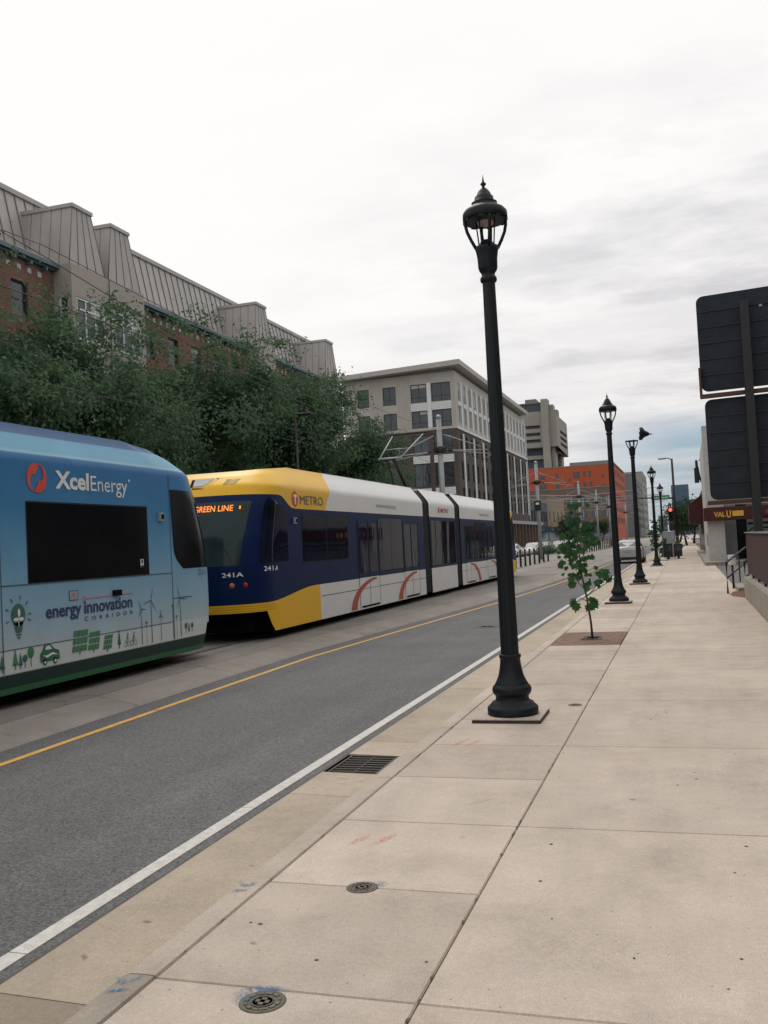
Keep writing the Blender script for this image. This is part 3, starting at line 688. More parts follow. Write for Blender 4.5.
for xc, nm in ((-8.93, 'nearer track'), (-13.07, 'farther track')):
    t = thing('overhead_wire', 'thin black contact and messenger wires above the ' + nm, 'overhead wire', (xc, 0, 5.6), 0, 'tram wires')
    sup = [-20, 12, 44.5, 76, 107.8, 130, 152, 196, 235, 280]
    g = mb('black'); g.tube([(0, y, 0) for y in sup], .008, 5); g.build('contact_wire', t)
    pts = []
    for a, b_ in zip(sup[:-1], sup[1:]):
        for k in range(8): s = k / 8; pts.append((0, a + (b_ - a) * s, .85 - 4 * .45 * s * (1 - s)))
    g = mb('black'); g.tube(pts, .007, 5); g.build('messenger_wire', t)
    for a, b_ in zip(sup[:-1], sup[1:]):
        for k in range(1, 6): g = mb('black'); s = k / 6; g.tube([(0, a + (b_ - a) * s, 0), (0, a + (b_ - a) * s, .85 - 4 * .45 * s * (1 - s))], .004, 4); g.build('dropper', t)
t = thing('overhead_wire', 'dark span wire crossing in front of the brick apartment roofline at left', 'overhead wire', (-18, 12, 7), 0)
g = mb('black'); g.tube([(-14.6, 15, 9.7), (-14, 19, 8.9), (-13.2, 28, 7.3), (-12.5, 44.5, 6.4)], .012, 5)
g.build('span_wire', t, world=True)

for y in (118, 141, 171):
    t = thing('span_wire', 'pale cross-span cables strung over the tracks, %s' % {118: 'nearest set beyond the sapling', 141: 'middle set beyond the sapling', 171: 'farthest set near the brown brick block'}[y], 'overhead wire', (-13, y, 7), 0)
    g = mb('galv'); g.tube([(-21.5, y, 7.3), (-11, y, 6.7), (-2.4, y, 7.2)], .035, 5); g.tube([(-21.5, y, 6.4), (-2.4, y, 6.3)], .03, 5); g.build('cable', t, world=True)
# ---------------------------------------------------------------- bollards
b0 = thing('bollard', 'black steel bollard in the row between the tram tracks', 'bollard', (0, 0, 0), 0, 'black bollards between the tracks')
g = mb('black'); g.tube([(0, 0, -.02), (0, 0, 1.02)], .065, 12); g.lathe([(.066, 1.02), (.072, 1.03), (.072, 1.05), (.045, 1.09), (.001, 1.1)], 12); g.lathe([(.1, 0), (.1, .02), (.066, .03)], 12)
g.build('post', b0)
ys = [57, 58.9, 60.7, 62.6, 64.6, 66.8, 69, 71.3] + [99 + 2.9 * i for i in range(22)]
for i, y in enumerate(ys):
    lab = ('black bollard of the short row beside the grey pole just beyond the trams' if y < 80 else 'black bollard of the long far row, seen right of the sapling')
    if i == 0: b0.location = (-9.8, y, 0); b0['label'] = lab; b0['group'] = 'bollards beyond the trams'
    else: dup(b0, (-9.8 if y < 80 else -9.9, y, 0), 0, lab, 'bollards beyond the trams' if y < 80 else 'bollards of the far row')

# ---------------------------------------------------------------- signals, cobra lamps
def signal_head(g, x, y, z, s=1., red=True, root=None, name='signal_head'):
    b = mb('black'); b.bbox(x - .19 * s, x + .19 * s, y - .05, y + .2 * s, z - .55 * s, z + .55 * s, .03)
    for i in range(3):
        zc = z + (.36 - .36 * i) * s
        b.tube([(x, y - .05, zc), (x, y - .26 * s, zc - .02)], .15 * s, 12, cap=False)
    o = b.build(name, root, world=True)
    for i, (on, off) in enumerate((('sig_red', None), ('amber_off', None), ('green_off', None))):
        c = mb(on if (i > 0 or red) else 'amber_off'); zc = z + (.36 - .36 * i) * s
        c.lathe([(.14 * s, 0), (.12 * s, .02), (.001, .04)], 12, Matrix.Translation((x, y - .055, zc)) @ Matrix.Rotation(pi / 2, 4, 'X')); c.build('lens', o, world=True)
mat('sig_red', (.6, .03, .02), .4, emit=(1, .09, .05), estr=2.6); mat('amber_off', (.05, .03, .01), .4); mat('green_off', (.01, .04, .03), .4)
mat('sign_green', (.02, .16, .10), .5)
t = thing('traffic_signal', 'dark signal pole at the crossing with red lights, green street signs and lamp arm', 'traffic signal', (-.55, 78, 0))
g = mb('black'); g.tube([(-.55, 78, 0), (-.62, 78, 7.45)], [.13, .08], 12); g.lathe([(.25, 0), (.25, .3), (.15, .4)], 12, Matrix.Translation((-.55, 78, 0))); g.build('pole', t, world=True)
g = mb('black'); g.tube([(-.6, 78, 4.35), (-3.6, 78, 4.55)], [.07, .05], 8); g.build('mast_arm', t, world=True)
g = mb('galv'); g.tube([(-.62, 78, 7.4), (-.9, 78, 7.52), (-1.3, 78, 7.53)], .05, 8); g.bbox(-1.65, -1.05, 77.85, 78.15, 7.45, 7.57, .03); g.build('lamp_arm', t, world=True)
signal_head(None, -.95, 77.8, 3.1, .95, True, t); signal_head(None, -3.55, 77.85, 4.1, .75, True, t)
g = mb('sign_green')
for x0, x1 in ((-2.35, -1.70), (-1.62, -.95)): g.box(x0, x1, 77.88, 77.90, 4.28, 4.62)
g.m('d_white')
for x0, tx in ((-2.28, 'HURON'), (-1.56, 'UNIV AV')):
    for i in range(6): g.box(x0 + i * .09, x0 + i * .09 + .055, 77.874, 77.878, 4.40, 4.50)
g.build('street_name_sign', t, world=True)
g = mb('black'); g.bbox(-1.14, -.72, 77.7, 78., 1.85, 2.35, .03); g.build('pedestrian_signal', t, world=True)
t = thing('cobra_lamp', 'slim dark street light rising from the trees behind the trams', 'street light', (-18, 43.4, 0))
g = mb('black'); g.tube([(-18, 43.4, 0), (-18, 43.4, 8.25)], [.1, .06], 8); g.build('pole', t, world=True)
g = mb('black'); g.tube([(-18, 43.4, 8.2), (-17.6, 43.4, 8.45), (-17.2, 43.9, 8.45)], .035, 6); g.bbox(-17.9, -17.1, 43.2, 43.7, 8.37, 8.47, .03); g.build('lamp_head', t, world=True)
t = thing('street_lamp', 'dark lamp post in front of the shop fronts of the modern block, beyond the trams', 'street lamp', (-20, 98, 0))
g = mb('black'); g.tube([(-20, 98, 0), (-20, 98, 4.6)], .08, 8); g.build('post', t, world=True); g = mb('lens_pink'); g.lathe([(.1, 4.6), (.25, 4.8), (.22, 5.1), (.02, 5.3)], 10, Matrix.Translation((-20, 98, 0))); g.build('lantern', t, world=True)
# ---------------------------------------------------------------- trams
DN, NN, WT = 1.15, 2.6, 1.325
def sstep(a, b, x):
    t = min(1, max(0, (x - a) / (b - a))); return t * t * (3 - 2 * t)
def setb(z):
    pts = [(0, .10), (.55, .03), (.9, 0), (1.4, .0), (2.0, .12), (2.6, .34), (3.0, .56), (3.3, .82), (3.45, 1.12)]
    for (a, va), (b_, vb) in zip(pts[:-1], pts[1:]):
        if z <= b_:
            t = (z - a) / (b_ - a); return va + (vb - va) * t
    return pts[-1][1]
def halfw(z):
    if z < .9: return WT - .0
    if z < 2.98: return WT
    t = (z - 2.98) / (3.42 - 2.98); return WT - .34 * min(1, t) ** 1.15
TL = 29.5
def surf(s, z, off=0.):
    """s: 0 nose centre, 1 nose shoulder, then metres along the side; sign = side. returns local x, y, z"""
    sg = 1 if s >= 0 else -1; a = abs(s)
    def base(a, z):
        w_ = halfw(z); sb = setb(z)
        if a <= 1:
            th = a * pi / 2; x = w_ * max(0, sin(th)) ** (2 / NN); y = DN * (1 - max(0, cos(th)) ** (2 / NN)) + sb
        else:
            y = DN + (a - 1) + sb * (1 - sstep(1, 3.2, a)); x = w_
        return Vector((x * sg, y, z))
    p = base(a, z)
    if z > 3. and a < 1.6: p.z = 3. + (z - 3.) * (1 - .34 * (1 - sstep(0, 1.6, a)))
    if off:
        e = .01
        if a < .02: n = Vector((0, -1, .25))
        else:
            pa = base(max(a - e, 0.001), z); pb = base(a + e, z); t = (pb - pa); t.z = 0
            n = Vector((t.y, -t.x, 0)) * sg
            n.z = 0
        n.normalize(); p = p + n * off
    return p
def s_at(y, z=None):
    """s on the flat side for local y"""
    if y >= DN + 2.3: return 1 + y - DN
    lo, hi = .5, 3.6
    for _ in range(40):
        m = (lo + hi) / 2
        if surf(m, z if z is not None else 1.)[1] < y: lo = m
        else: hi = m
    return lo
def tram(root, dir_, metro):
    """builds both cab ends; a far end is the near one mirrored along the car"""
    def P(b, F, nu, nv, end=0, off=0., smooth=True):
        def G(a, c):
            s, z = F(a, c); p = surf(s, z, off)
            y = p.y if not end else TL - p.y
            return (p.x, dir_ * y, p.z)
        b.grid(G, nu, nv, smooth)
    SJ = s_at(12.25); lerp = lambda a, b_, t: a + (b_ - a) * t
    K = dict(body='t_blue', skirt='t_white', roof='t_white', nose='t_yellow') if metro else dict(body='wrap', skirt='wrap', roof='wrap', nose='wrap')
    def yside(s): return surf(abs(s), 1.)[1]
    zb = lambda s: (2.80 - .26 * sstep(.95, 1.95, yside(s)))
    zl = lambda s: (.72 + .20 * sstep(.7, 3.2, yside(s)))
    zbot = lambda s: (.56 - .40 * sstep(.84, .90, abs(s)))
    def smap(t):       # parameter -SJ..SJ with more steps at the nose
        t = 2 * t - 1; sg = 1 if t >= 0 else -1; t = abs(t)
        return sg * (t / .5 if t < .5 else 1 + (t - .5) / .5 * (SJ - 1))
    for end in (0, 1):
        b = mb(K['body']); P(b, lambda a, c: (smap(a), lerp(zl(smap(a)), zb(smap(a)), c)), 200, 26, end); b.build('body_panel', root)
        # front bumper and skirt
        s35 = lambda z: s_at(3.35 + (.9 - z) * .2)
        b = mb(K['nose']); P(b, lambda a, c: ((lambda z: (-1 + 2 * a) * 1.0 * s35(.5))(0), lerp(zbot((-1 + 2 * a) * s35(.5)), zl((-1 + 2 * a) * s35(.5)), c)), 120, 10, end)
        if metro:
            b.m('t_yellow2')
            for k in range(3): P(b, lambda a, c, k=k: ((-1 + 2 * a) * .97, .585 + .045 * k + .008 * c), 60, 1, end, .004)
        b.build('bumper', root)
        for sg in (1, -1):
            b = mb(K['skirt']); P(b, lambda a, c: (sg * lerp(s35(.5), SJ, a), lerp(.16, .92, c)), 14, 6, end); b.build('skirt', root)
        b = mb(K['nose'])
        ysl = lambda z: 3.92 + (z - 2.55) * .9
        def R1(a, c):
            t = (-1 + 2 * a); st = abs(t); sg = 1 if t >= 0 else -1
            s_ = st / .5 if st < .5 else None
            z = lerp(2.55, 3.44, c)
            if s_ is None: s_ = lerp(1, s_at(ysl(z)), (st - .5) / .5)
            z = lerp(zb(s_), 3.44, c); return (sg * s_, z)
        P(b, R1, 130, 14, end)
        b.build('roof_fairing', root)
        for sg in (1, -1):
            b = mb(K['roof'])
            P(b, lambda a, c: (sg * lerp(s_at(ysl(lerp(2.54, 3.44, c))), SJ, a), lerp(2.54, 3.44, c)), 14, 14, end); b.build('roof_side', root)
        # roof deck
        b = mb(K['roof'] if not metro else 't_white')
        Z = 3.44; ring = []
        for k in range(61):
            s_ = -SJ + 2 * SJ * k / 60 if False else smap(k / 60); p = surf(s_, Z); ring.append((p.x * .998, dir_ * (p.y if not end else TL - p.y), p.z + .001))
        b.add(ring, [tuple(range(len(ring)))]); b.build('roof_deck', root)
        # windshield
        sw = lambda z: .47 + .085 * (z - 1.45) / 1.2
        b = mb('windshield' if metro else 'glass_dark'); P(b, lambda a, c: ((-1 + 2 * a) * sw(1.45 + 1.22 * c), 1.45 + 1.22 * c), 30, 14, end, .006); ws = b.build('windshield', root)
        if metro and not end:
            # destination display behind the top of the glass
            b = mb('led')
            vs, fs = text_polys('GREEN LINE', .16, .008, width=.74)
            def onf(u, v):
                x = u + .07 ; z = 2.49 + v
                w_ = halfw(z); th = math.asin(min(1, (abs(x) / w_) ** (NN / 2))); s_ = th / (pi / 2) * (1 if x >= 0 else -1)
                p = surf(s_, z, .012); return (p.x, dir_ * p.y, p.z)
            b.add([onf(u, v) for u, v in vs], fs); 
            for (cx, cz) in ((.85, .06),):
                for k in range(4): b.add([onf(cx + dx, cz + dz) for dx, dz in ((-.012, -.03), (.012, -.03), (.012, .03), (-.012, .03))], [(0, 1, 2, 3)]); break
            b.build('destination_display', root)
            b = mb('black'); 
            def cab(u, v):
                x = .08 + u * .8; z = 1.47 + v
                w_ = halfw(z); s_ = math.asin(min(1, (abs(x) / w_) ** (NN / 2))) / (pi / 2) * (1 if x >= 0 else -1); p = surf(s_, z, .009); return (p.x, dir_ * p.y, p.z)
            pts = [(.05, 0), (.95, 0), (.95, .12), (.86, .25), (.74, .34), (.55, .38), (.36, .36), (.2, .28), (.08, .14)]
            b.add([cab(u, v) for u, v in pts], [tuple(range(len(pts)))]); b.build('driver_seat', root)
            b = mb('black'); 
            b.tube([tuple(Vector(cab(.12, .9 - 1.47 + 1.0 - .98 + .02)) ), tuple(Vector(cab(.2, 1.1)))], .008, 5); b.build('wiper', root)
        # cab side glass
        for sg in (1, -1):
            b = mb('glass_tram' if metro else 'glass_dark')
            def CW(a, c):
                z = 1.48 + 1.24 * c
                yr = 1.78 if z < 2.35 else 1.78 - .62 * ((z - 2.35) / .37) ** 2
                if not metro: yr = 1.86 - .06 * (2.72 - z) - .26 * (max(0, (1.80 - z) / .32) ** 2)
                sL = .735 + .03 * max(0, (z - 2.5) / .22); return (sg * lerp(sL, s_at(yr, z), a), z)
            P(b, CW, 14, 18, end, .006); b.build('cab_window', root)
    # gangways and middle section
    for (ya, yb) in ((12.25, 13.0), (16.5, 17.25)):
        b = mb('bellows')
        def BW(a, c):
            s_ = a; i = s_ * 14; w_ = (.045 if int(i) % 2 else 0)
            z = .2 + 3.15 * c; hw = halfw(z) - .03 - w_; return hw, z, ya - .02 + (yb - ya + .04) * a
        for sg in (1, -1):
            b.grid(lambda a, c: (sg * BW(a, c)[0], dir_ * BW(a, c)[2], BW(a, c)[1]), 28, 16, False)
        b.box(-1.0, 1.0, dir_ * ya, dir_ * yb, 3.3, 3.36); b.build('gangway_bellows', root)
    def side(b, ya, yb, za, zc, off=0., n=1, sg=1):
        b.grid(lambda a, c: (lambda z: (sg * (halfw(z) + off), dir_ * (ya + (yb - ya) * a), z))(za + (zc - za) * c), n, max(1, int((zc - za) / .08)), True)
    for sg in (1, -1):
        b = mb(K['body']); side(b, 13.0, 16.5, .92, 2.54, 0, 3, sg); b.build('body_panel', root)
        b = mb(K['skirt']); side(b, 13.0, 16.5, .16, .92, 0, 3, sg); b.build('skirt', root)
        b = mb(K['roof']); side(b, 13.0, 16.5, 2.54, 3.44, 0, 3, sg); b.build('roof_side', root)
    b = mb(K['roof']); b.box(-.98, .98, dir_ * 13.0, dir_ * 16.5, 3.35, 3.441); b.build('roof_deck', root)
    # underframe, wheels
    b = mb('t_black'); b.box(-1.19, 1.19, dir_ * 1.0, dir_ * (TL - 1.0), .14, .9)
    for e in (0, 1):
        ya = .55 if not e else TL - .55; yb = 1.4 if not e else TL - 1.4
        b.box(-1.0, 1.0, dir_ * ya, dir_ * yb, .18, .58)
        yc = .0 if not e else TL; b.box(-.16, .16, dir_ * (yc + (-.42 if not e else .42)), dir_ * (yc + (.7 if not e else -.7)), .36, .56)
    b.build('underframe', root)
    for yc in (3.1, 5.0, 13.9, 15.6, TL - 5.0, TL - 3.1):
        for sg in (1, -1):
            b = mb('iron'); b.lathe([(.30, -.07), (.33, -.05), (.33, .03), (.36, .04), (.36, .07), (.001, .07)], 20, Matrix.Translation((sg * .72, dir_ * yc, .33)) @ Matrix.Rotation(pi / 2 * sg, 4, 'Y')); b.build('wheel', root)
    # windows and doors on both sides
    gk = 'glass_tram' if metro else 'glass_dark'
    def mir(L_): return L_ + [(TL - b_, TL - a) for a, b_ in L_]
    for sg in (1, -1):
        for (ya, yb) in ([(2.55, 5.35 if metro else 5.25)] + ([(7.72, 9.88)] if metro else [(7.72, 9.88)])):
            for (p, q) in ((ya, yb), (TL - yb, TL - ya)):
                z0 = 1.44 if (ya < 3) else (1.05 if metro else 1.3)
                b = mb('rubber'); side(b, p - .02, q + .02, z0 - .02, 2.44, .003, 1, sg); w0 = b.build('window', root)
                b = mb(gk); side(b, p, q, z0, 2.42, .006, 6, sg); b.build('pane', w0)
                if not metro: continue
                b = mb('t_blue'); side(b, (p + q) / 2 - .012, (p + q) / 2 + .012, z0, 2.42, .0075, 1, sg); b.build('divider', w0)
        b = mb(gk); side(b, 13.15, 16.35, 1.0, 2.42, .006, 6, sg); b.build('window', root)
        for (ya, yb) in ((6.05, 7.65), (9.98, 11.55)):
            for (p, q) in ((ya, yb), (TL - yb, TL - ya)):
                b = mb(K['body']); side(b, p, q, .93, 2.36, .004, 1, sg); b.m(K['skirt']); side(b, p, q, .20, .93, .004, 1, sg); d0 = b.build('door', root)
                m_ = (p + q) / 2
                for (u0, u1) in ((p + .10, m_ - .06), (m_ + .06, q - .10)):
                    b = mb(gk); side(b, u0, u1, 1.05, 2.28, .008, 1, sg); b.build('door_glass', d0)
                b = mb('t_black')
                for yy in (p, m_, q): side(b, yy - .010, yy + .010, .2, 2.36, .0075, 1, sg)
                side(b, p + .1, q - .1, .20, .245, .012, 1, sg); b.build('door_seal', d0)
        # panel seams
        b = mb('d_line' if not metro else 't_black')
        for yy in ((1.85,) if metro else (1.88, 5.75)):
            for y_ in (yy, TL - yy):
                if metro: continue
                side(b, y_ - .008, y_ + .008, .4, 2.95, .005, 1, sg)
        if metro: side(b, 3.5, 12.2, .655, .667, .004, 1, sg); side(b, 17.3, TL - 3.5, .655, .667, .004, 1, sg)
        else:
            side(b, 1.9, 5.75, 1.415, 1.43, .005, 1, sg); side(b, 1.0 + .3, 1.88, 1.02, 1.035, .005, 1, sg); side(b, 1.88, 12.2, .665, .675, .005, 1, sg); side(b, TL - 5.75, TL - 1.9, 1.415, 1.43, .005, 1, sg)
        b.build('seam', root)
    # small side camera housings
    b = mb('d_grey'); b.cbox((WT + .02, dir_ * 2.17, 2.29), (.05, .10, .13)); b.m('t_black'); b.cbox((WT + .05, dir_ * 2.17, 2.29), (.02, .05, .07)); b.build('side_camera', root)

# the yellow, white and blue tram
Y2, Y1T, XT = 15.85, 14.95, -8.93
tm = thing('tram', 'yellow, white and navy tram car with lit route display above its windshield', 'tram', (XT, Y2, 0))
tram(tm, 1, True)
F2 = lambda u, v, o=.009: (halfw(v) + o, u, v)                    # local side plane: u along, v up
Y = lambda wy: wy - Y2
mat('logo_red', (.55, .05, .035), .4); mat('louvre_dark', (.22, .13, .02), .5)
def disc(b, cy, cz, r_, o, ry=None, n=24, F=None):
    F = F or F2; b.poly([(cy + (ry or r_) * cos(2 * pi * i / n), cz + r_ * sin(2 * pi * i / n)) for i in range(n)], lambda u, v: F(u, v, o))
b = mb('logo_red'); disc(b, Y(18.10), 2.74, .16, .008); b.m('d_white'); b.poly([(Y(18.10) - .09, 2.78), (Y(18.10) + .09, 2.78), (Y(18.10) + .09, 2.83), (Y(18.10) - .09, 2.83)], lambda u, v: F2(u, v, .011)); b.poly([(Y(18.10) - .028, 2.63), (Y(18.10) + .028, 2.63), (Y(18.10) + .028, 2.78), (Y(18.10) - .028, 2.78)], lambda u, v: F2(u, v, .011)); b.build('round_t_logo', tm)
b = mb('metro_grey'); text_on(b, 'METRO', lambda u, v: F2(Y(18.36) + u, 2.64 + v), .27, 0, width=1.32); b.build('lettering', tm)
b = mb('d_grey')
text_on(b, 'metrotransit.org', lambda u, v: F2(Y(23.5) + u, 2.70 + v), .17, .004, width=1.75); text_on(b, 'metrotransit.org', lambda u, v: F2(Y(36.6) + u, 2.70 + v), .17, .004, width=1.75)
b.m('logo_red'); text_on(b, 'METRO', lambda u, v: F2(Y(30.35) + u, 2.70 + v), .20, .012, width=1.05); disc(b, Y(30.12), 2.77, .10, .008); b.build('small_lettering', tm)
b = mb('d_white'); text_on(b, '241A', lambda u, v: (lambda s_, z: tuple(surf(s_, z, .010)))(.80 + u * .9, 1.32 + v), .13, .01, width=.30); 
def frontpt(x, z, o=.012):
    w_ = halfw(z); s_ = math.asin(min(1, (abs(x) / w_) ** (NN / 2))) / (pi / 2) * (1 if x >= 0 else -1); return tuple(surf(s_, z, o))
text_on(b, '241A', lambda u, v: frontpt(.70 + u, 1.24 + v), .12, .012, width=.34); b.build('fleet_number', tm)
for (x, k, nm) in ((.86, 'amber', 'turn_light'), (1.06, 'tail_red', 'tail_light'), (-.52, 'amber', 'turn_light'), (-.83, 'tail_red', 'tail_light')):
    b = mb(k); p = Vector(frontpt(x, 1.08, .0)); b.lathe([(.055, 0), (.05, .02), (.001, .03)], 12, Matrix.Translation(p) @ Matrix.Rotation(pi / 2, 4, 'X')); b.build(nm, tm)
# roof front lamp cover with dark outline, and louvres
b = mb('t_black'); pts = [(-.20, 3.24), (-.16, 3.03), (-.08, 2.95), (.14, 2.95), (.26, 3.03), (.38, 3.24)]
b.add([frontpt(x, z, .006) for x, z in pts], [tuple(range(6))]); b.m('d_grey'); b.add([frontpt((x - .05) * .72 + .05, 3.02 + (z - 2.96) * .80, .012) for x, z in pts], [tuple(range(6))]); b.build('roof_lamp_cover', tm)
for x in (-.45, .62):
    b = mb('louvre_dark')
    for k in range(5): z = 3.02 + k * .035; b.add([frontpt(x + dx + (z - 3) * .2, z + dz, .008) for dx, dz in ((-.1, 0), (.13, 0), (.13, .02), (-.1, .02))], [(0, 1, 2, 3)])
    b.build('louvre', tm)
# red sweeps beside the doors
def sweep(y0, y1, z0=.19, z1=.89, flip=False, k=.33):
    b = mb('t_red'); n = 16
    def pt(t, o): 
        a = t * pi / 2; yy = y0 + (y1 - y0) * (1 - cos(a)); zz = z0 + (z1 - z0) * sin(a); return yy, zz
    vs = []
    for i in range(n + 1):
        t = i / n; yy, zz = pt(t, 0); w_ = k * 1.25 * (1 - t) + .02; sgn = 1 if y1 > y0 else -1
        vs.append(F2(yy - sgn * w_ * .5, min(zz + .02 * t, .915), .0095)); vs.append(F2(yy + sgn * w_ * .5, max(zz - .09 * t * (1 - t) * 2 - .03 * t, z0), .0095))
    b.add(vs, [(2 * i, 2 * i + 1, 2 * i + 3, 2 * i + 2) for i in range(n)]); b.build('red_stripe', tm)
sweep(Y(21.45), Y(23.25)); sweep(Y(25.35), Y(27.1)); sweep(Y(36.1), Y(34.6)); sweep(Y(40.1), Y(38.5))
# pantograph over the middle section
p = mb('galv'); yc = 14.6
p.m('black'); p.tube([(.1, yc + .5, 3.5), (.1, yc - 1.1, 4.5)], .06, 6); p.tube([(-.35, yc + .5, 3.5), (-.1, yc - 1.1, 4.5)], .03, 6)
p.build('lower_arm', tm)
p = mb('galv'); p.tube([(-.36, yc - 1.1, 4.52), (-.55, yc + 1.1, 5.48)], .022, 6); p.tube([(.36, yc - 1.1, 4.52), (.55, yc + 1.1, 5.48)], .022, 6); p.tube([(-.42, yc - .2, 4.9), (.42, yc - .2, 4.9)], .015, 6); p.tube([(-.4, yc - 1.1, 4.52), (.4, yc - 1.1, 4.52)], .03, 6); p.build('upper_arm', tm)
p = mb('black'); p.tube([(-.95, yc + .95, 5.42), (-.7, yc + .95, 5.54), (.7, yc + .95, 5.54), (.95, yc + .95, 5.42)], .025, 6); p.tube([(-.95, yc + 1.25, 5.42), (-.7, yc + 1.25, 5.54), (.7, yc + 1.25, 5.54), (.95, yc + 1.25, 5.42)], .025, 6); p.cbox((0, yc - .2, 3.52), (1.1, 1.3, .1)); p.build('pantograph_head', tm)

# the light blue wrapped tram
tb_ = thing('tram', 'light blue tram car in energy company advertising wrap, cropped by the left edge', 'tram', (XT, Y1T, 0))
tram(tb_, -1, False)
Wy = lambda wy: wy - Y1T
def F1(u, v, o=.007): return (halfw(v) + o, u, v)
def prints(name, k, polys, o=.007):
    b = mb(k)
    for p in polys: b.poly([(Wy(u), v) for u, v in p], lambda u, v: F1(u, v, o))
    return b.build(name, tb_)
def circ(cy, cz, r_, n=20, ry=None, a0=0, a1=2 * pi): return [(cy + (ry or r_) * cos(a0 + (a1 - a0) * i / n), cz + r_ * sin(a0 + (a1 - a0) * i / n)) for i in range(n)]
b = mb('d_white'); text_on(b, 'Xcel', lambda u, v: F1(Wy(10.27) + u, 2.625 + v), .31, .035, width=.72); text_on(b, 'Energy', lambda u, v: F1(Wy(11.03) + u, 2.615 + v), .30, .0, width=.88)
disc(b, Wy(11.965), 2.80, .02, .008, F=lambda u, v, o=.008: F1(u, v, o)); b.build('lettering', tb_)
# two interlocked comma shapes
def comma(cy, cz, R, rot):
    pts = []; n = 26
    for i in range(n + 1):
        t = i / n; a = rot + pi * 1.08 * t; pts.append((cy + R * cos(a), cz + R * 1.08 * sin(a)))
    for i in range(n + 1):
        t = 1 - i / n; a = rot + pi * 1.08 * t; wd = .98 * min(1, t * 5 + .25) ** .7 * (1 - t) ** 1.15 + .04
        pts.append((cy + R * (1 - wd) * cos(a + .15), cz + R * 1.08 * (1 - wd) * sin(a + .15)))
    return pts
def ribbon(name, k, pts, o):
    n = len(pts) // 2; b = mb(k); vs = [F1(Wy(u), v, o) for u, v in pts[:n]] + [F1(Wy(u), v, o) for u, v in pts[n:][::-1]]
    b.add(vs, [(i, i + 1, n + i + 1, n + i) for i in range(n - 1)]); return b.build(name, tb_)
ribbon('swirl_logo', 'd_red', comma(9.89, 2.73, .17, radians(65)), .007); ribbon('swirl_logo', 'd_red', comma(9.93, 2.73, .17, radians(245)), .0085)
b = mb('d_navy'); text_on(b, 'energy', lambda u, v: F1(Wy(9.99) + u, .985 + v), .235, .022, width=.73)
text_on(b, 'innovation', lambda u, v: F1(Wy(10.78) + u, .985 + v), .235, .022, width=1.14); text_on(b, 'CORRIDOR', lambda u, v: F1(Wy(10.78) + u, .885 + v), .075, .004, width=1.15, spacing=2.2); b.build('lettering', tb_)
b = mb('d_red'); b.poly([(Wy(10.83), 1.168), (Wy(11.95), 1.175), (Wy(11.95), 1.184), (Wy(10.83), 1.177)], lambda u, v: F1(u, v, .007))
n = 20
for i in range(n):
    a, c = 2 * pi * i / n, 2 * pi * (i + 1) / n
    b.add([F1(Wy(10.79) + q * cos(x), 1.172 + q * sin(x)) for q, x in ((.026, a), (.036, a), (.036, c), (.026, c))], [(0, 1, 2, 3)])
b.build('red_line_print', tb_)
b = mb('t_black'); b.bbox(WT, WT + .05, Wy(11.44), Wy(11.62), 1.17, 1.25, .01); b.build('marker_light', tb_)
b = mb('d_line'); b.box(WT + .003, WT + .006, Wy(10.47), Wy(10.66), 1.17, 1.30); b.m('d_grey'); b.box(WT + .005, WT + .008, Wy(10.48), Wy(10.65), 1.18, 1.29); b.m('d_red'); b.box(WT + .007, WT + .0095, Wy(10.55), Wy(10.575), 1.21, 1.27); b.build('notice_box', tb_)
b = mb('d_white'); b.box(WT + .006, WT + .010, Wy(12.18), Wy(12.26), 1.54, 1.66); b.m('d_navy'); b.box(WT + .010, WT + .012, Wy(12.18), Wy(12.26), 1.54, 1.57); b.m('t_black'); b.box(WT + .010, WT + .012, Wy(12.20), Wy(12.24), 1.60, 1.65); b.build('window_sticker', tb_)
b = mb('d_line'); text_on(b, '221B', lambda u, v: F1(Wy(13.88) + u, 1.36 + v, .012), .12, .0, width=.24); b.build('fleet_number', tb_)
# light bulb print
ax = 9.48
prints('bulb_print', 'd_teal', [circ(ax, 1.07, .135, 24, .125), [(ax - .085, .98), (ax + .085, .98), (ax + .05, .86), (ax - .05, .86)], [(ax - .045, .845), (ax + .045, .845), (ax + .045, .825), (ax - .045, .825)], [(ax - .03, .81), (ax + .03, .81), (ax + .02, .79), (ax - .02, .79)]])
prints('bulb_print', 'd_white', [circ(ax + .01, 1.095, .05, 12, .022), circ(ax - .045, 1.02, .022, 12, .045), circ(ax + .05, 1.02, .022, 12, .045), [(ax - .006, .93), (ax + .006, .93), (ax + .006, 1.05), (ax - .006, 1.05)]], .009)
rays = []
for d in (0, 40, 78, 102 + 20, 160, 180 + 20, -20):
    a = radians(d); p = Vector((cos(a), sin(a))); n_ = Vector((-p.y, p.x)) * .008; c_ = Vector((ax, 1.07)); A = c_ + p * .18; B = c_ + p * .235
    rays.append([tuple(A + n_), tuple(A - n_), tuple(B - n_), tuple(B + n_)])
prints('bulb_print', 'd_teal', rays, .0075)
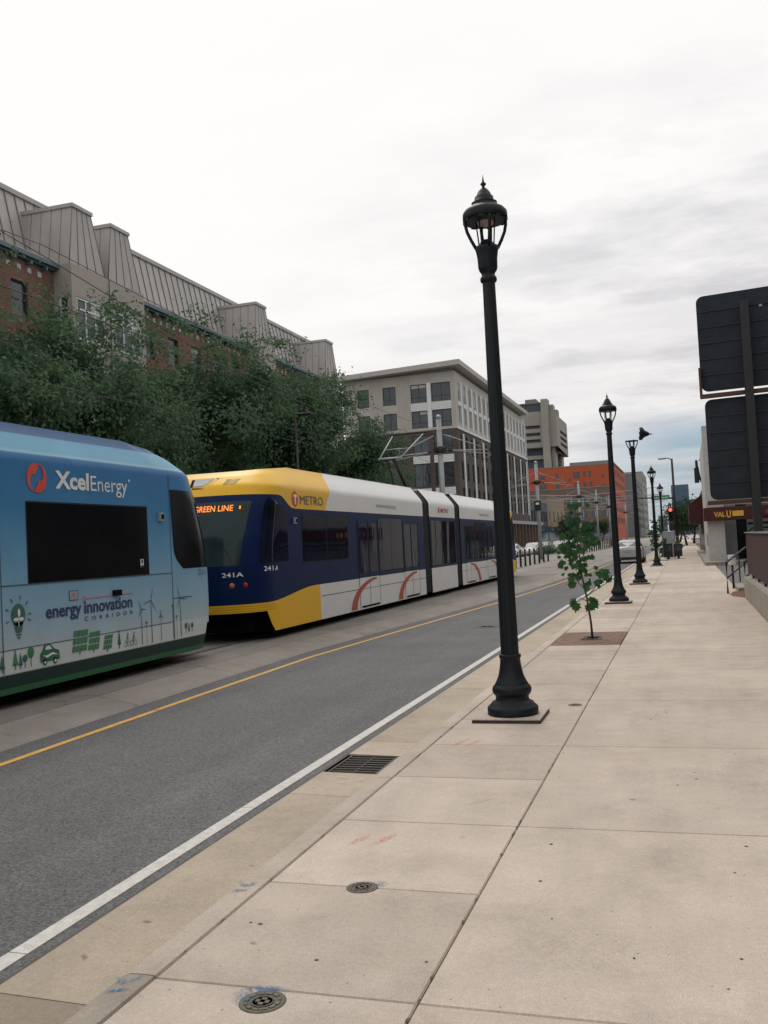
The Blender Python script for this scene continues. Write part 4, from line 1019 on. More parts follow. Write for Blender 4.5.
# trees, car, solar arrays, cyclists, turbines
def tri_tree(y, z0, h, wd): return [[(y - .008, z0), (y + .008, z0), (y + .008, z0 + h * .3), (y - .008, z0 + h * .3)], [(y - wd, z0 + h * .2), (y + wd, z0 + h * .2), (y + wd * .45, z0 + h * .6), (y, z0 + h), (y - wd * .45, z0 + h * .6)]]
def rnd_tree(y, z0, h, wd): return [[(y - .006, z0), (y + .006, z0), (y + .006, z0 + h * .6), (y - .006, z0 + h * .6)], circ(y, z0 + h * .72, h * .28, 16, wd)]
prints('tree_print', 'd_green2', tri_tree(9.40, .43, .26, .05) + rnd_tree(9.68, .43, .24, .06)); prints('tree_print', 'd_teal', tri_tree(9.49, .43, .20, .035) + rnd_tree(9.57, .43, .16, .045) + tri_tree(9.17, .43, .2, .05), .0085)
prints('tree_print', 'd_teal', tri_tree(11.56, .43, .28, .04)); prints('tree_print', 'd_green', rnd_tree(13.43, .46, .16, .04) + tri_tree(13.52, .46, .17, .03) + rnd_tree(13.62, .46, .15, .04))
car = [(9.86, .455), (9.85, .56), (9.90, .60), (9.93, .66), (10.05, .665), (10.13, .60), (10.22, .57), (10.235, .46)]
prints('car_print', 'd_green', [car, circ(9.94, .45, .04, 14), circ(10.14, .45, .04, 14)]); prints('car_print', 'd_white', [[(9.95, .60), (9.965, .645), (10.03, .648), (10.08, .60)], circ(9.94, .45, .018, 10), circ(10.14, .45, .018, 10), [(9.90, .54), (9.98, .50), (10.08, .53), (10.2, .52), (10.08, .56), (9.97, .53)]], .0095)
for (y0, wd, z0, h) in ((10.49, .32, .50, .29), (10.83, .25, .49, .25), (11.17, .2, .46, .20)):
    P_ = []
    for r_ in range(3):
        for c_ in range(4):
            sx_ = (2 - r_) * -.02 * 0 + r_ * .018
            x = y0 + c_ * wd / 4 + sx_; z = z0 + r_ * h / 3; P_.append([(x, z), (x + wd / 4 * .84, z), (x + wd / 4 * .84 + .015, z + h / 3 * .82), (x + .015, z + h / 3 * .82)])
    P_.append([(y0 + wd / 2 - .01, z0 - .04), (y0 + wd / 2 + .01, z0 - .04), (y0 + wd / 2 + .01, z0), (y0 + wd / 2 - .01, z0)])
    prints('solar_panel_print', 'd_green2', P_)
def ring(cy, cz, r_, w_=.008, n=14): return [[(cy + q * cos(a), cz + q * sin(a)) for q, a in ((r_, 2 * pi * i / n), (r_ + w_, 2 * pi * i / n), (r_ + w_, 2 * pi * (i + 1) / n), (r_, 2 * pi * (i + 1) / n))] for i in range(n)]
def cyc(y, s=1.): return ring(y, .475, .032) + ring(y + .09, .475, .032) + [[(y + .02, .48), (y + .035, .48), (y + .05, .56), (y + .03, .56)], [(y + .03, .55), (y + .055, .55), (y + .065, .60), (y + .045, .60)], circ(y + .06, .615, .014, 8), [(y + .05, .57), (y + .09, .54), (y + .09, .53), (y + .05, .56)]]
prints('cyclist_print', 'd_green2', cyc(11.72)); prints('cyclist_print', 'd_green', cyc(11.88))
def turbine(y, z0, z1, L_, rot, wd=.009):
    P_ = [[(y - wd, z0), (y + wd, z0), (y + wd * .5, z1), (y - wd * .5, z1)]]
    for k in range(3):
        a = rot + k * 2 * pi / 3; d = Vector((cos(a), sin(a))); n_ = Vector((-d.y, d.x)); c_ = Vector((y, z1))
        P_.append([tuple(c_ - n_ * .006), tuple(c_ + d * L_ * .25 + n_ * .012), tuple(c_ + d * L_), tuple(c_ + d * L_ * .25 - n_ * .005)])
    P_.append(circ(y, z1, .014, 8)); return P_
prints('turbine_print', 'd_teal', turbine(12.15, .42, .93, .17, 2.0, .008) + turbine(12.42, .42, 1.04, .27, 1.2, .010) + turbine(12.68, .42, .80, .10, 1.4, .006) + turbine(13.04, .42, .92, .05, 1.0, .009) + turbine(13.27, .42, 1.02, .24, .45 + 1.5, .010) + turbine(12.28, .42, .72, .05, .4, .004) + turbine(13.15, .42, .74, .05, .4, .004))
# ---------------------------------------------------------------- buildings
class Face:
    """wall plane: origin P, horizontal unit U, outward normal Nn"""
    def __init__(s, P, U, Nn): s.P = Vector(P); s.U = Vector(U).normalized(); s.N = Vector(Nn).normalized()
    def p(s, u, z, d=0.): q = s.P + s.U * u + s.N * d; return Vector((q.x, q.y, z))
    def box(s, b, u0, u1, z0, z1, d0, d1):
        vs = [s.p(u, z, d) for z in (z0, z1) for d in (d0, d1) for u in (u0, u1)]
        b.add(vs, [(0, 2, 3, 1), (4, 5, 7, 6), (0, 1, 5, 4), (2, 6, 7, 3), (0, 4, 6, 2), (1, 3, 7, 5)])
def wall_open(b, F, u0, u1, z0, z1, ops, depth=.18):
    us = sorted({u0, u1, *[o[0] for o in ops], *[o[1] for o in ops]}); zs = sorted({z0, z1, *[o[2] for o in ops], *[o[3] for o in ops]})
    us = [x for x in us if u0 - 1e-6 <= x <= u1 + 1e-6]; zs = [x for x in zs if z0 - 1e-6 <= x <= z1 + 1e-6]
    for a, c in zip(us[:-1], us[1:]):
        for e, g in zip(zs[:-1], zs[1:]):
            um, zm = (a + c) / 2, (e + g) / 2
            if any(o[0] < um < o[1] and o[2] < zm < o[3] for o in ops): continue
            b.add([F.p(a, e), F.p(c, e), F.p(c, g), F.p(a, g)], [(0, 1, 2, 3)])
    for o in ops:
        a, c, e, g = o[:4]
        if a < u0 - 1e-6 or c > u1 + 1e-6 or e < z0 - 1e-6 or g > z1 + 1e-6: continue
        for q in (((a, e), (c, e)), ((c, e), (c, g)), ((c, g), (a, g)), ((a, g), (a, e))):
            b.add([F.p(*q[0]), F.p(*q[1]), F.p(*q[1], -depth), F.p(*q[0], -depth)], [(0, 1, 2, 3)])
def window(F, root, o, frame, glass, depth=.18, nx=2, nz=1, fw=.07, bars=None, blind=None):
    a, c, e, g = o[:4]; b = mb(frame)
    F.box(b, a, a + fw, e, g, -depth, -depth + .08); F.box(b, c - fw, c, e, g, -depth, -depth + .08)
    F.box(b, a + fw, c - fw, e, e + fw, -depth, -depth + .08); F.box(b, a + fw, c - fw, g - fw, g, -depth, -depth + .08)
    for i in range(1, nx): x = a + (c - a) * i / nx; F.box(b, x - fw * .4, x + fw * .4, e + fw, g - fw, -depth, -depth + .065)
    for zz in (bars or [e + (g - e) * i / nz for i in range(1, nz)]): F.box(b, a + fw, c - fw, zz - fw * .4, zz + fw * .4, -depth, -depth + .06)
    w_ = b.build('window', root, world=True)
    b = mb(glass); b.add([F.p(a + .02, e + .02, -depth + .02), F.p(c - .02, e + .02, -depth + .02), F.p(c - .02, g - .02, -depth + .02), F.p(a + .02, g - .02, -depth + .02)], [(0, 1, 2, 3)])
    if blind:
        b.m(blind); h = (g - e) * random.choice((.2, .35, .5, .8)); x0, x1 = random.choice(((a, c), (a, (a + c) / 2), ((a + c) / 2, c)))
        b.add([F.p(x0 + .05, g - h, -depth + .028), F.p(x1 - .05, g - h, -depth + .028), F.p(x1 - .05, g - .05, -depth + .028), F.p(x0 + .05, g - .05, -depth + .028)], [(0, 1, 2, 3)])
    b.build('pane', w_, world=True)
mat('blind', (.42, .42, .39), .8)

# --- brick apartment building with seamed metal roof
A = thing('apartment_building', 'long brick apartment building with seamed metal mansard roof and tapered dormers behind the trees', 'building', (-28, 18, 0))
F = Face((-28, 14, 0), (0, 1, 0), (1, 0, 0)); AY0, AY1 = 14., 78.4
bays = [(38.3, 41.4), (41.52, 44.7), (58.9, 62.0), (72.2, 75.3)]          # world Y of the projecting bays
def inbay(y0, y1): return any(y1 > a - .3 and y0 < b_ + .3 for a, b_ in bays)
ops = []
y = 16.2
while y < 77:
    if not inbay(y, y + 1.2):
        for z in (13.0, 9.6, 6.2, 2.4): ops.append((y - 14, y + 1.15 - 14, z - .1, z + 1.55))
    y += 2.72
b = mb('brick'); wall_open(b, F, 0, AY1 - AY0, 0, 15.75, ops)
G2 = Face((-28, AY1, 0), (-1, 0, 0), (0, 1, 0)); wall_open(b, G2, 0, 14, 0, 15.75, []); G1 = Face((-28, AY0, 0), (-1, 0, 0), (0, -1, 0)); wall_open(b, G1, 0, 14, 0, 15.75, [])
b.add([(-42, AY0, 0), (-42, AY1, 0), (-42, AY1, 15.7), (-42, AY0, 15.7)], [(0, 1, 2, 3)])
b.build('wall', A, world=True)
for o in ops: window(F, A, o, 'shop_dark', 'glass', nx=1, nz=2, fw=.06, blind=random.choice((None, 'blind')))
# pale square inlays under the cornice
y = 14.8
while y < 78:
    if not inbay(y, y + .3): b = mb('stucco'); F.box(b, y - 14, y - 14 + .26, 15.08, 15.32, 0, .02); b.build('inlay', A, world=True)
    y += .72
b = mb('cornice'); segs = [14] + [v for a, c in bays for v in (a, c)] + [AY1]
for a, c in zip(segs[0::2], segs[1::2]):
    if c - a < .3: continue
    b.box(-28.02, -27.62, a, c, 15.70, 15.9); b.box(-28.02, -27.8, a, c, 15.6, 15.698)
    yy = a + .3
    while yy < c - .2: b.box(-27.98, -27.7, yy, yy + .12, 15.42, 15.598); yy += 1.1
b.build('cornice', A, world=True)
# mansard slope with standing seams
b = mb('metal_roof')
E0, E1 = (-29.45, 15.99), (-30.2, 19.78)
b.box(-29.6, -27.72, AY0, AY1, 15.76, 15.985)
b.add([(E0[0], AY0 - .3, E0[1]), (E0[0], AY1 + .3, E0[1]), (E1[0], AY1 - .1, E1[1]), (E1[0], AY0 - .3, E1[1])], [(0, 1, 2, 3)])
b.add([(E0[0], AY1 + .3, E0[1]), (-42, AY1 + .3, E0[1]), (-40, AY1 - .1, E1[1]), (E1[0], AY1 - .1, E1[1])], [(0, 1, 2, 3)])
b.add([(E1[0], AY0, E1[1]), (E1[0], AY1 - .1, E1[1]), (-40, AY1 - .1, E1[1]), (-40, AY0, E1[1])], [(0, 1, 2, 3)])
b.box(-30.32, -30.08, AY0, AY1 - .05, 19.74, 19.98)
rf = b.build('roof', A, world=True)
b = mb('metal_seam'); y = AY0
sl_n = Vector((E1[1] - E0[1], 0, -(E1[0] - E0[0]))).normalized() * .05
while y < AY1:
    p0 = Vector((E0[0], y, E0[1])); p1 = Vector((E1[0], y, E1[1])); w_ = Vector((0, .035, 0))
    b.add([p0, p0 + w_, p1 + w_, p1, p0 + sl_n, p0 + w_ + sl_n, p1 + w_ + sl_n, p1 + sl_n], [(4, 5, 6, 7), (0, 3, 7, 4), (1, 5, 6, 2)]); y += .74
b.build('standing_seam', rf, world=True)
def bay(y0, y1, ztop=15.92, far=False):
    # rendered projecting bay with tall white windows
    Fb = Face((-27, y0, 0), (0, 1, 0), (1, 0, 0)); W_ = y1 - y0; Fl = Face((-28, y0, 0), (1, 0, 0), (0, -1, 0)); Fr = Face((-27, y1, 0), (-1, 0, 0), (0, 1, 0))
    opb = []; opl = []
    for z in (12.65, 9.1, 5.6, 2.1):
        opb.append((W_ * .12, W_ * .88, z - .3, z + 1.75)); opl.append((.28, .80, z - .3, z + 1.75))
    b = mb('panel_tan'); wall_open(b, Fb, 0, W_, 0, ztop, opb, .12); wall_open(b, Fl, 0, .998, 0, ztop, opl, .12); wall_open(b, Fr, 0, .998, 0, ztop, [], .12)
    b.add([(-28, y0, ztop), (-27, y0, ztop), (-27, y1, ztop), (-28, y1, ztop)], [(0, 1, 2, 3)])
    bw = b.build('bay', A, world=True)
    for o in opb: window(Fb, A, o, 'trim_white', 'glass', .12, nx=3, fw=.10, bars=[o[3] - .55], blind=random.choice((None, 'blind')))
    for o in opl: window(Fl, A, o, 'trim_white', 'glass', .12, nx=1, fw=.07, bars=[o[3] - .6])
    # tapered dormer above
    b = mb('metal_roof'); xb, zt = -27.16, 18.86; ya, yb = y0 + .10, y1 - .05; ta, tb2 = y0 + .50, y1 - 1.10
    xr = -30.15
    vs = [(xb, ya, ztop), (xb, yb, ztop), (xb, tb2, zt), (xb, ta, zt), (xr, ya - .0, ztop), (xr, yb, ztop), (xr, tb2, zt + .02), (xr, ta, zt + .02)]
    b.add(vs, [(0, 1, 2, 3), (0, 3, 7, 4), (1, 5, 6, 2), (3, 2, 6, 7)])
    # coping cap
    for (p, q) in (((xb + .05, ta - .05), (xb + .05, tb2 + .05)), ((xb + .05, ta - .05), (xr, ta - .05)), ((xb + .05, tb2 + .05), (xr, tb2 + .05))):
        x0, x1 = min(p[0], q[0]), max(p[0], q[0]); a, c = min(p[1], q[1]), max(p[1], q[1])
        kk = .004 * (x1 - x0 > .5) * (1 + (a > ta)); b.box(x0 - .03 + kk, x1 + .03 - kk, a - .03 + kk, c + .03 - kk, zt - .06 + kk, zt + .12 + kk)
    d = b.build('dormer', A, world=True)
    b = mb('metal_seam')
    for i in range(0, 5):
        t = i / 4; p0 = Vector((xb + .006, ya + (yb - ya) * t, ztop)); p1 = Vector((xb + .006, ta + (tb2 - ta) * t, zt - .06))
        b.tube([p0, p1], .022, 4)
    for i in range(1, 6):
        t = i / 5.2; x = xb + (xr - xb) * t
        b.tube([(x, ya + .0, ztop), (x, ta - .005, zt - .06)], .02, 4); b.tube([(x, yb + .0, ztop), (x, tb2 + .005, zt - .06)], .02, 4)
    b.build('standing_seam', d, world=True)
for a, c in bays: bay(a, c)
b = mb('galv'); b.tube([(-26.95, 41.46, 15.7), (-26.95, 41.46, 1)], .05, 6); b.build('downpipe', A, world=True)

# --- modern block
Bk = thing('apartment_block', 'six-storey modern block of tan siding above dark brick with overhanging flat roof', 'building', (-27, 119, 0))
FS = Face((-27, 119, 0), (0, 1, 0), (1, 0, 0)); FW = Face((-42.3, 119, 0), (1, 0, 0), (0, -1, 0)); LN = 56.
U = lambda x: x + 42.3
sx_cols = [(-40.35, -38.7), (-36.8, -35.0), (-33., -30.85), (-30.2, -27.65)]
opw_t = [(U(a), U(c), z0, z1) for a, c in sx_cols for z0, z1 in ((16.85, 19.1), (20.2, 22.6))]
opw_b = [(U(a), U(c), z0, z1) for a, c in sx_cols[2:] for z0, z1 in ((13.45, 15.9), (9.2, 12.2), (5.6, 7.9))] + [(U(-40.2), U(-38.8), z0, z0 + 2) for z0 in (13.6, 10.2, 6.8)] + [(U(-36.6), U(-35.2), z0, z0 + 2) for z0 in (13.6, 10.2, 6.8)]
b = mb('panel_grey'); wall_open(b, FW, 0, 15.3, 16.6, 23.9, opw_t); b.build('upper_wall', Bk, world=True)
b = mb('brick_dark'); wall_open(b, FW, 0, 15.3, 0, 16.6, opw_b); b.build('lower_wall', Bk, world=True)
for o in opw_t: window(FW, Bk, o, 'shop_dark', 'glass', nx=2, fw=.08, blind=random.choice((None, None, 'blind')), bars=[o[2] + .7])
for o in opw_b: window(FW, Bk, o, 'shop_dark', 'glass', nx=2, fw=.08)
b = mb('panel_white')
for z0, z1 in ((19.12, 20.18), (12.25, 13.4), (8., 9.15)):
    n = int((z1 - z0) / .2)
    for i in range(n): FW.box(b, U(-33.05), U(-30.8), z0 + i * .2, z0 + i * .2 + .17, .002, .05); FW.box(b, U(-30.25), U(-27.6), z0 + i * .2, z0 + i * .2 + .17, .002, .05)
FW.box(b, U(-30.78), U(-30.27), 16.7, 22.7, .002, .06)
b.build('siding_panel', Bk, world=True)
# vertical siding ribs
b = mb('panel_grey'); x = .12
while x < 15.2:
    if not any(o[0] - .05 < x < o[1] + .05 for o in opw_t): FW.box(b, x - .018, x + .018, 16.62, 23.9, .002, .04)
    x += .31
FW.box(b, 0, 15.3, 16.5, 16.7, .003, .07); b.build('siding_ribs', Bk, world=True)
op_t = []; op_b = []; y = 1.3; cols = []
i = 0
while y < 54:
    cols.append(y)
    for z0, z1 in ((17.3, 19.6), (20.2, 22.6)): op_t.append((y, y + 1.5, z0, z1))
    for z0, z1 in ((13.4, 15.8), (9.9, 12.3), (6.5, 8.9)): op_b.append((y + .2, y + 1.35, z0, z1))
    y += 3.25; i += 1
op_g = [(y - .6, y + 1.9, .3, 3.9) for y in cols]
b = mb('panel_grey'); wall_open(b, FS, 0, LN, 16.6, 23.9, op_t); b.build('upper_wall', Bk, world=True)
b = mb('brick_dark'); wall_open(b, FS, 0, LN, 4.6, 16.6, op_b); b.build('lower_wall', Bk, world=True)
b = mb('brick_dark'); wall_open(b, FS, 0, LN, 0, 4.6, op_g, .4); b.add([(-42.3, 119, 0), (-42.3, 175, 0), (-42.3, 175, 23.9), (-42.3, 119, 23.9)], [(0, 1, 2, 3)]); b.add([(-27, 175, 0), (-42.3, 175, 0), (-42.3, 175, 23.9), (-27, 175, 23.9)], [(0, 1, 2, 3)]); b.build('ground_floor_wall', Bk, world=True)
for o in op_t: window(FS, Bk, o, 'trim_white', 'glass', nx=2, fw=.09, blind=random.choice((None, 'blind')))
for o in op_b: window(FS, Bk, o, 'shop_dark', 'glass', nx=1, nz=2, fw=.08)
for o in op_g: window(FS, Bk, o, 'shop_dark', 'glass_dark', .4, nx=2, fw=.08)
b = mb('panel_white')
for k, y in enumerate(cols):
    FS.box(b, y + 1.75, y + 2.35, 16.9, 22.9, .002, .05)
    FS.box(b, y, y + 1.5, 19.62, 20.18, .002, .05)
    if k % 2 == 0: FS.box(b, y + 1.55, y + 2.25, 6.2, 16.0, .003, .10)
FS.box(b, 0, LN, 16.45, 16.75, .004, .12); b.build('siding_panel', Bk, world=True)
b = mb('panel_grey')
b.add([(-42.5, 117.6, 23.9), (-26., 117.6, 24.45), (-26., 173, 24.45), (-42.5, 173, 23.9), (-42.5, 117.6, 24.5), (-26., 117.6, 25.1), (-26., 173, 25.1), (-42.5, 173, 24.5)], [(0, 3, 2, 1), (4, 5, 6, 7), (0, 1, 5, 4), (1, 2, 6, 5), (2, 3, 7, 6), (3, 0, 4, 7)])
b.build('roof_slab', Bk, world=True)
b = mb('stucco_grey'); b.box(-42.2, -27.1, 119.1, 174.9, 23.9, 24.0); b.box(-42., -27.4, 119.2, 174.8, 23.88, 24.5); b.build('roof_parapet', Bk, world=True)
b = mb('galv'); b.box(-27.0, -24.6, 119.5, 175, 4.25, 4.75); b.build('canopy', Bk, world=True)
for y in cols: b = mb('brick_brown'); b.box(-25.1, -24.7, 119 + y - .2, 119 + y + .2, 0, 4.25); b.build('canopy_column', Bk, world=True)
b = mb('glass_blue'); FS.box(b, LN - .0, LN + .6, 5, 22.5, -3, .1); b.build('corner_glazing', Bk, world=True)

# --- generic low buildings
def simple_building(name, label, cat, x0, x1, y0, y1, h, wallmat, rows, sp, ww, wh, wmat='glass', face=('s', 'f'), z0=1.2, extra=None, roofmat='far_grey', maxw=90, shop=None, panes=False):
    t = thing(name, label, cat, (x1, y0, 0))
    FSs = Face((x1, y0, 0), (0, 1, 0), (1, 0, 0)); FFf = Face((x0, y0, 0), (1, 0, 0), (0, -1, 0))
    zs = rows; cnt = 0; wins = []
    o1 = []; o2 = []
    for z in zs:
        y = sp * .35
        while y + ww < (y1 - y0) and 's' in face: o1.append((y, y + ww, z, z + wh)); y += sp
        x = sp * .35
        while x + ww < (x1 - x0) and 'f' in face: o2.append((x, x + ww, z, z + wh)); x += sp
    b = mb(wallmat); wall_open(b, FSs, 0, y1 - y0, 0, h, o1, .25); wall_open(b, FFf, 0, x1 - x0, 0, h, o2, .25)
    b.add([(x0, y0, 0), (x0, y1, 0), (x0, y1, h), (x0, y0, h)], [(0, 1, 2, 3)]); b.add([(x0, y1, 0), (x1, y1, 0), (x1, y1, h), (x0, y1, h)], [(0, 1, 2, 3)])
    b.build('wall', t, world=True)
    b = mb(roofmat); b.box(x0 - .1, x1 + .1, y0 - .1, y1 + .1, h, h + .35); b.build('roof', t, world=True)
    for FF, L_ in ((FFf, o2), (FSs, o1)):
        for o in L_:
            if cnt >= maxw: continue
            b = mb(wmat); FF.box(b, o[0], o[1], o[2], o[3], -.25, -.2); 
            if panes: b.m('trim_white'); FF.box(b, (o[0] + o[1]) / 2 - .06, (o[0] + o[1]) / 2 + .06, o[2], o[3], -.2, -.15)
            b.build('window', t, world=True); cnt += 1
    if shop:
        b = mb(shop); FSs.box(b, 1, y1 - y0 - 1, 3.2, 4.1, .01, 1.3); FFf.box(b, 1, x1 - x0 - 1, 3.2, 4.1, .01, .6) if 'f' in face else None; b.build('awning', t, world=True)
        b = mb('glass_dark'); FSs.box(b, .8, y1 - y0 - .8, .5, 3.0, .01, .06); b.build('shop_front', t, world=True)
    return t
simple_building('shop_building', 'low dark brick shop building next to the modern block', 'building', -42, -27, 176.2, 199, 9.0, 'shop_dark', (5.2,), 3.2, 1.6, 2., shop='glass_blue')
simple_building('shop_building', 'pale tan two-storey shop building between the dark shop and the brown brick block', 'building', -44, -27, 199.5, 229, 10.6, 'tan_brick', (5.6,), 7, 1.5, 2., shop='shop_dark')
simple_building('brick_building', 'wide brown brick building with green-grey windows in front of the orange block', 'building', -64, -26.9, 386, 399.4, 21.3, 'brick_brown', (4.5, 9.4, 14.6), 4.6, 2.9, 3.0, 'glass', panes=True, maxw=80)
for i, (ya, yb, k, hh, l) in enumerate(((231, 262, 'brick_dark', 5.2, 'low dark brick shop row just right of the tan shop'), (263, 300, 'shop_dark', 6.3, 'low black-fronted shop behind the far bollards'), (301, 384, 'brick_brown', 5.6, 'long low brown shop row ending at the brown brick block'))):
    simple_building('shop_row', l, 'building', -44, -27, ya, yb, hh, k, (), 8, 3, 2, shop=('awning_red', 'glass_blue', 'shop_dark')[i])
O = simple_building('orange_building', 'bright orange block with scattered dark windows above the low brown buildings', 'building', -63, -26.5, 400, 482, 31.2, 'orange', (), 8, 3., 2.4)
FO = Face((-63, 400, 0), (1, 0, 0), (0, -1, 0)); FOs = Face((-26.5, 400, 0), (0, 1, 0), (1, 0, 0))
for (a, c, z0, z1) in [(20.5, 23., 26.4, 28.9), (13, 14.2, 26.6, 28.8), (6.2, 8.6, 26.8, 28.4), (24.4, 25.4, 26.8, 28.9), (26.7, 27.7, 26.6, 29.), (31.9, 32.9, 26., 27.2), (6.2, 9, 22.4, 24.6), (13, 14.3, 22.4, 24.4), (20.5, 23, 22.2, 24.4), (24.4, 25.4, 22.4, 24.4), (26.9, 27.9, 22.5, 24.6), (32, 33, 22, 23.2), (18.4, 19.3, 25.4, 26.4)]:
    b = mb('glass'); FO.box(b, a, c, z0, z1, .01, .12); b.build('window', O, world=True)
for k in range(8):
    for z in (7, 12, 17, 22.5, 27): b = mb('shop_dark'); FOs.box(b, 4 + k * 9.5, 7 + k * 9.5, z, z + 2.4, .01, .12); b.build('window', O, world=True)
b = mb('far_grey'); b.box(-45, -28, 410, 440, 31.5, 33.6); b.box(-27, -26, 401, 470, 31.5, 31.9); b.build('penthouse', O, world=True)
simple_building('office_building', 'grey office block standing behind the orange block, left of the open sky', 'building', -60, -27, 560, 700, 36, 'far_grey', (6, 11, 16, 21, 26, 31), 14, 8, 2.2, 'glass_blue', maxw=80)
simple_building('office_building', 'tall tan-grey far slab block, rightmost on the left side of the street', 'building', -70, -27, 715, 800, 47, 'concrete_tower', tuple(range(5, 44, 6)), 16, 10, 2.5, 'glass_blue', maxw=60)
# mirrored glass tower far down the street
t = thing('glass_tower', 'blue mirrored glass tower at the far end of the sidewalk', 'building', (-1, 600, 0))
b = mb('tower_glass'); b.box(-6.2, 3.9, 600, 640, 0, 30.3); b.build('glass_wall', t, world=True)
b = mb('glass_blue')
for i in range(1, 10): b.box(-6.2, 3.9, 599.9, 599.98, i * 3 - .12, i * 3 + .12)
for i in range(1, 8): x = -6.2 + i * 1.26; b.box(x - .06, x + .06, 599.85, 599.89, 0, 30.2)
b.build('mullion', t, world=True)
for (x0, x1, y, h, l) in ((-20, -13, 820, 16, 'low hazy blue-grey block closing the street, left one'), (-12, -8, 880, 24, 'narrow far blue-grey block closing the street'), (5, 22, 700, 15, 'low far block behind the red shop at right')):
    t = thing('distant_building', l, 'building', (x0, y, 0)); b = mb('far_grey'); b.box(x0, x1, y, y + 20, 0, h); b.build('wall', t, world=True)
    b = mb('glass_blue'); [b.box(x0 + .5, x1 - .5, y - .1, y - .02, z, z + 1.5) for z in range(3, int(h) - 1, 4)]; b.build('window_band', t, world=True)

# --- concrete tower
T_ = thing('concrete_tower', 'tall brutalist concrete tower with overhanging top rising above the orange block', 'tower', (-45, 300, 0))
c = 'concrete_tower'
b = mb(c)
FT = Face((-54, 300, 0), (1, 0, 0), (0, -1, 0)); FTs = Face((-36.2, 300, 0), (0, 1, 0), (1, 0, 0))
op1 = [(1, 12.6, z, z + 1.05) for z in (32.2, 34.3, 36.6)]; op2 = [(6, 27, z, z + 1.0) for z in (31.6, 33.6, 35.6)]
wall_open(b, FT, 0, 17.8, 30.6, 42, op1, .9); wall_open(b, FTs, 0, 28, 29.2, 40.6, op2, .9)
b.add([(-54, 300, 30.6), (-36.2, 300, 30.6), (-36.2, 300, 29.2), (-36.2, 328, 29.2), (-54, 328, 29.2)], [(0, 1, 2, 3, 4)])
b.add([(-54, 300, 42), (-36.2, 300, 42), (-36.2, 300, 40.6), (-36.2, 328, 40.6), (-54, 328, 42)], [(0, 1, 2, 3, 4)]); b.add([(-54, 328, 29.2), (-36.2, 328, 29.2), (-36.2, 328, 40.6), (-54, 328, 42)], [(0, 1, 2, 3)]); b.add([(-54, 300, 30), (-54, 328, 30), (-54, 328, 42), (-54, 300, 42)], [(0, 1, 2, 3)])
b.build('upper_block', T_, world=True)
b = mb('tower_dark'); b.box(-53.5, -37, 301, 327, 30.7, 40.4); b.box(-52, -38.6, 303, 325, 0, 30.6)
b.build('glazing', T_, world=True)
b = mb(c); b.box(-40.6, -38.5, 298, 303, 0, 45.5); b.box(-38.3, -37.2, 301.2, 306, 0, 44); b.box(-37.1, -36.3, 304.5, 309, 29, 42.7); b.box(-38.5, -37.6, 320, 326, 0, 29.1)
for z in (22, 14, 27): b.box(-52.5, -40.6, 301.5, 302.9, z, z + 1.2)
b.build('column', T_, world=True)
b = mb('tower_dark'); b.box(-47.5, -40.6, 300.6, 318, 42.05, 44.6); b.m('far_grey'); b.box(-46, -42.5, 302, 310, 44.65, 46.3); b.box(-48.2, -40.7, 300.2, 319, 44.6, 44.9); b.build('roof_plant', T_, world=True)
T_.scale = (500 / 300,) * 3; T_.location = (-75, 500, -1.1)

# ---------------------------------------------------------------- right side
# low concrete wall with brown fence
t = thing('fence', 'reddish brown board fence on a low concrete wall at the right edge', 'fence', (1.45, 20, 0))
b = mb('wallc'); b.bbox(1.30, 1.56, 12.5, 24.6, -.3, .50, .02); b.box(1.56, 9., 24.36, 24.58, -.3, .48); b.build('concrete_wall', t, world=True)
b = mb('fence_brown'); y = 12.6
while y < 24.5: b.box(1.40, 1.425, y, y + .145, .60 + random.uniform(-.004, .004), 1.545); y += .155
x = 1.43
while x < 8.8: b.box(x, x + .145, 24.42, 24.445, .6, 1.545); x += .155
b.build('boards', t, world=True)
b = mb('galv'); b.box(1.37, 1.47, 12.6, 24.56, 1.55, 1.575); b.box(1.47, 8.9, 24.40, 24.50, 1.55, 1.574); b.build('top_rail', t, world=True)
b = mb('black'); y = 13.2
while y < 24.6: b.box(1.43, 1.48, y, y + .06, .5, 1.54); y += 1.7
b.build('post', t, world=True)
t = thing('mulch_bed', 'small patch of red-brown mulch at the end of the concrete wall', 'planting bed', (1.5, 26, 0))
b = mb('mulch'); n = 26; c0 = (1.55, 25.9)
ring_ = [(c0[0] + (.55 + random.uniform(-.06, .06)) * cos(2 * pi * i / n), c0[1] + (1.6 + random.uniform(-.2, .2)) * sin(2 * pi * i / n)) for i in range(n)]
b.add([(u, v, .0) for u, v in ring_] + [(c0[0], c0[1], .10)], [(i, (i + 1) % n, n) for i in range(n)], True); b.build('mulch', t, world=True)
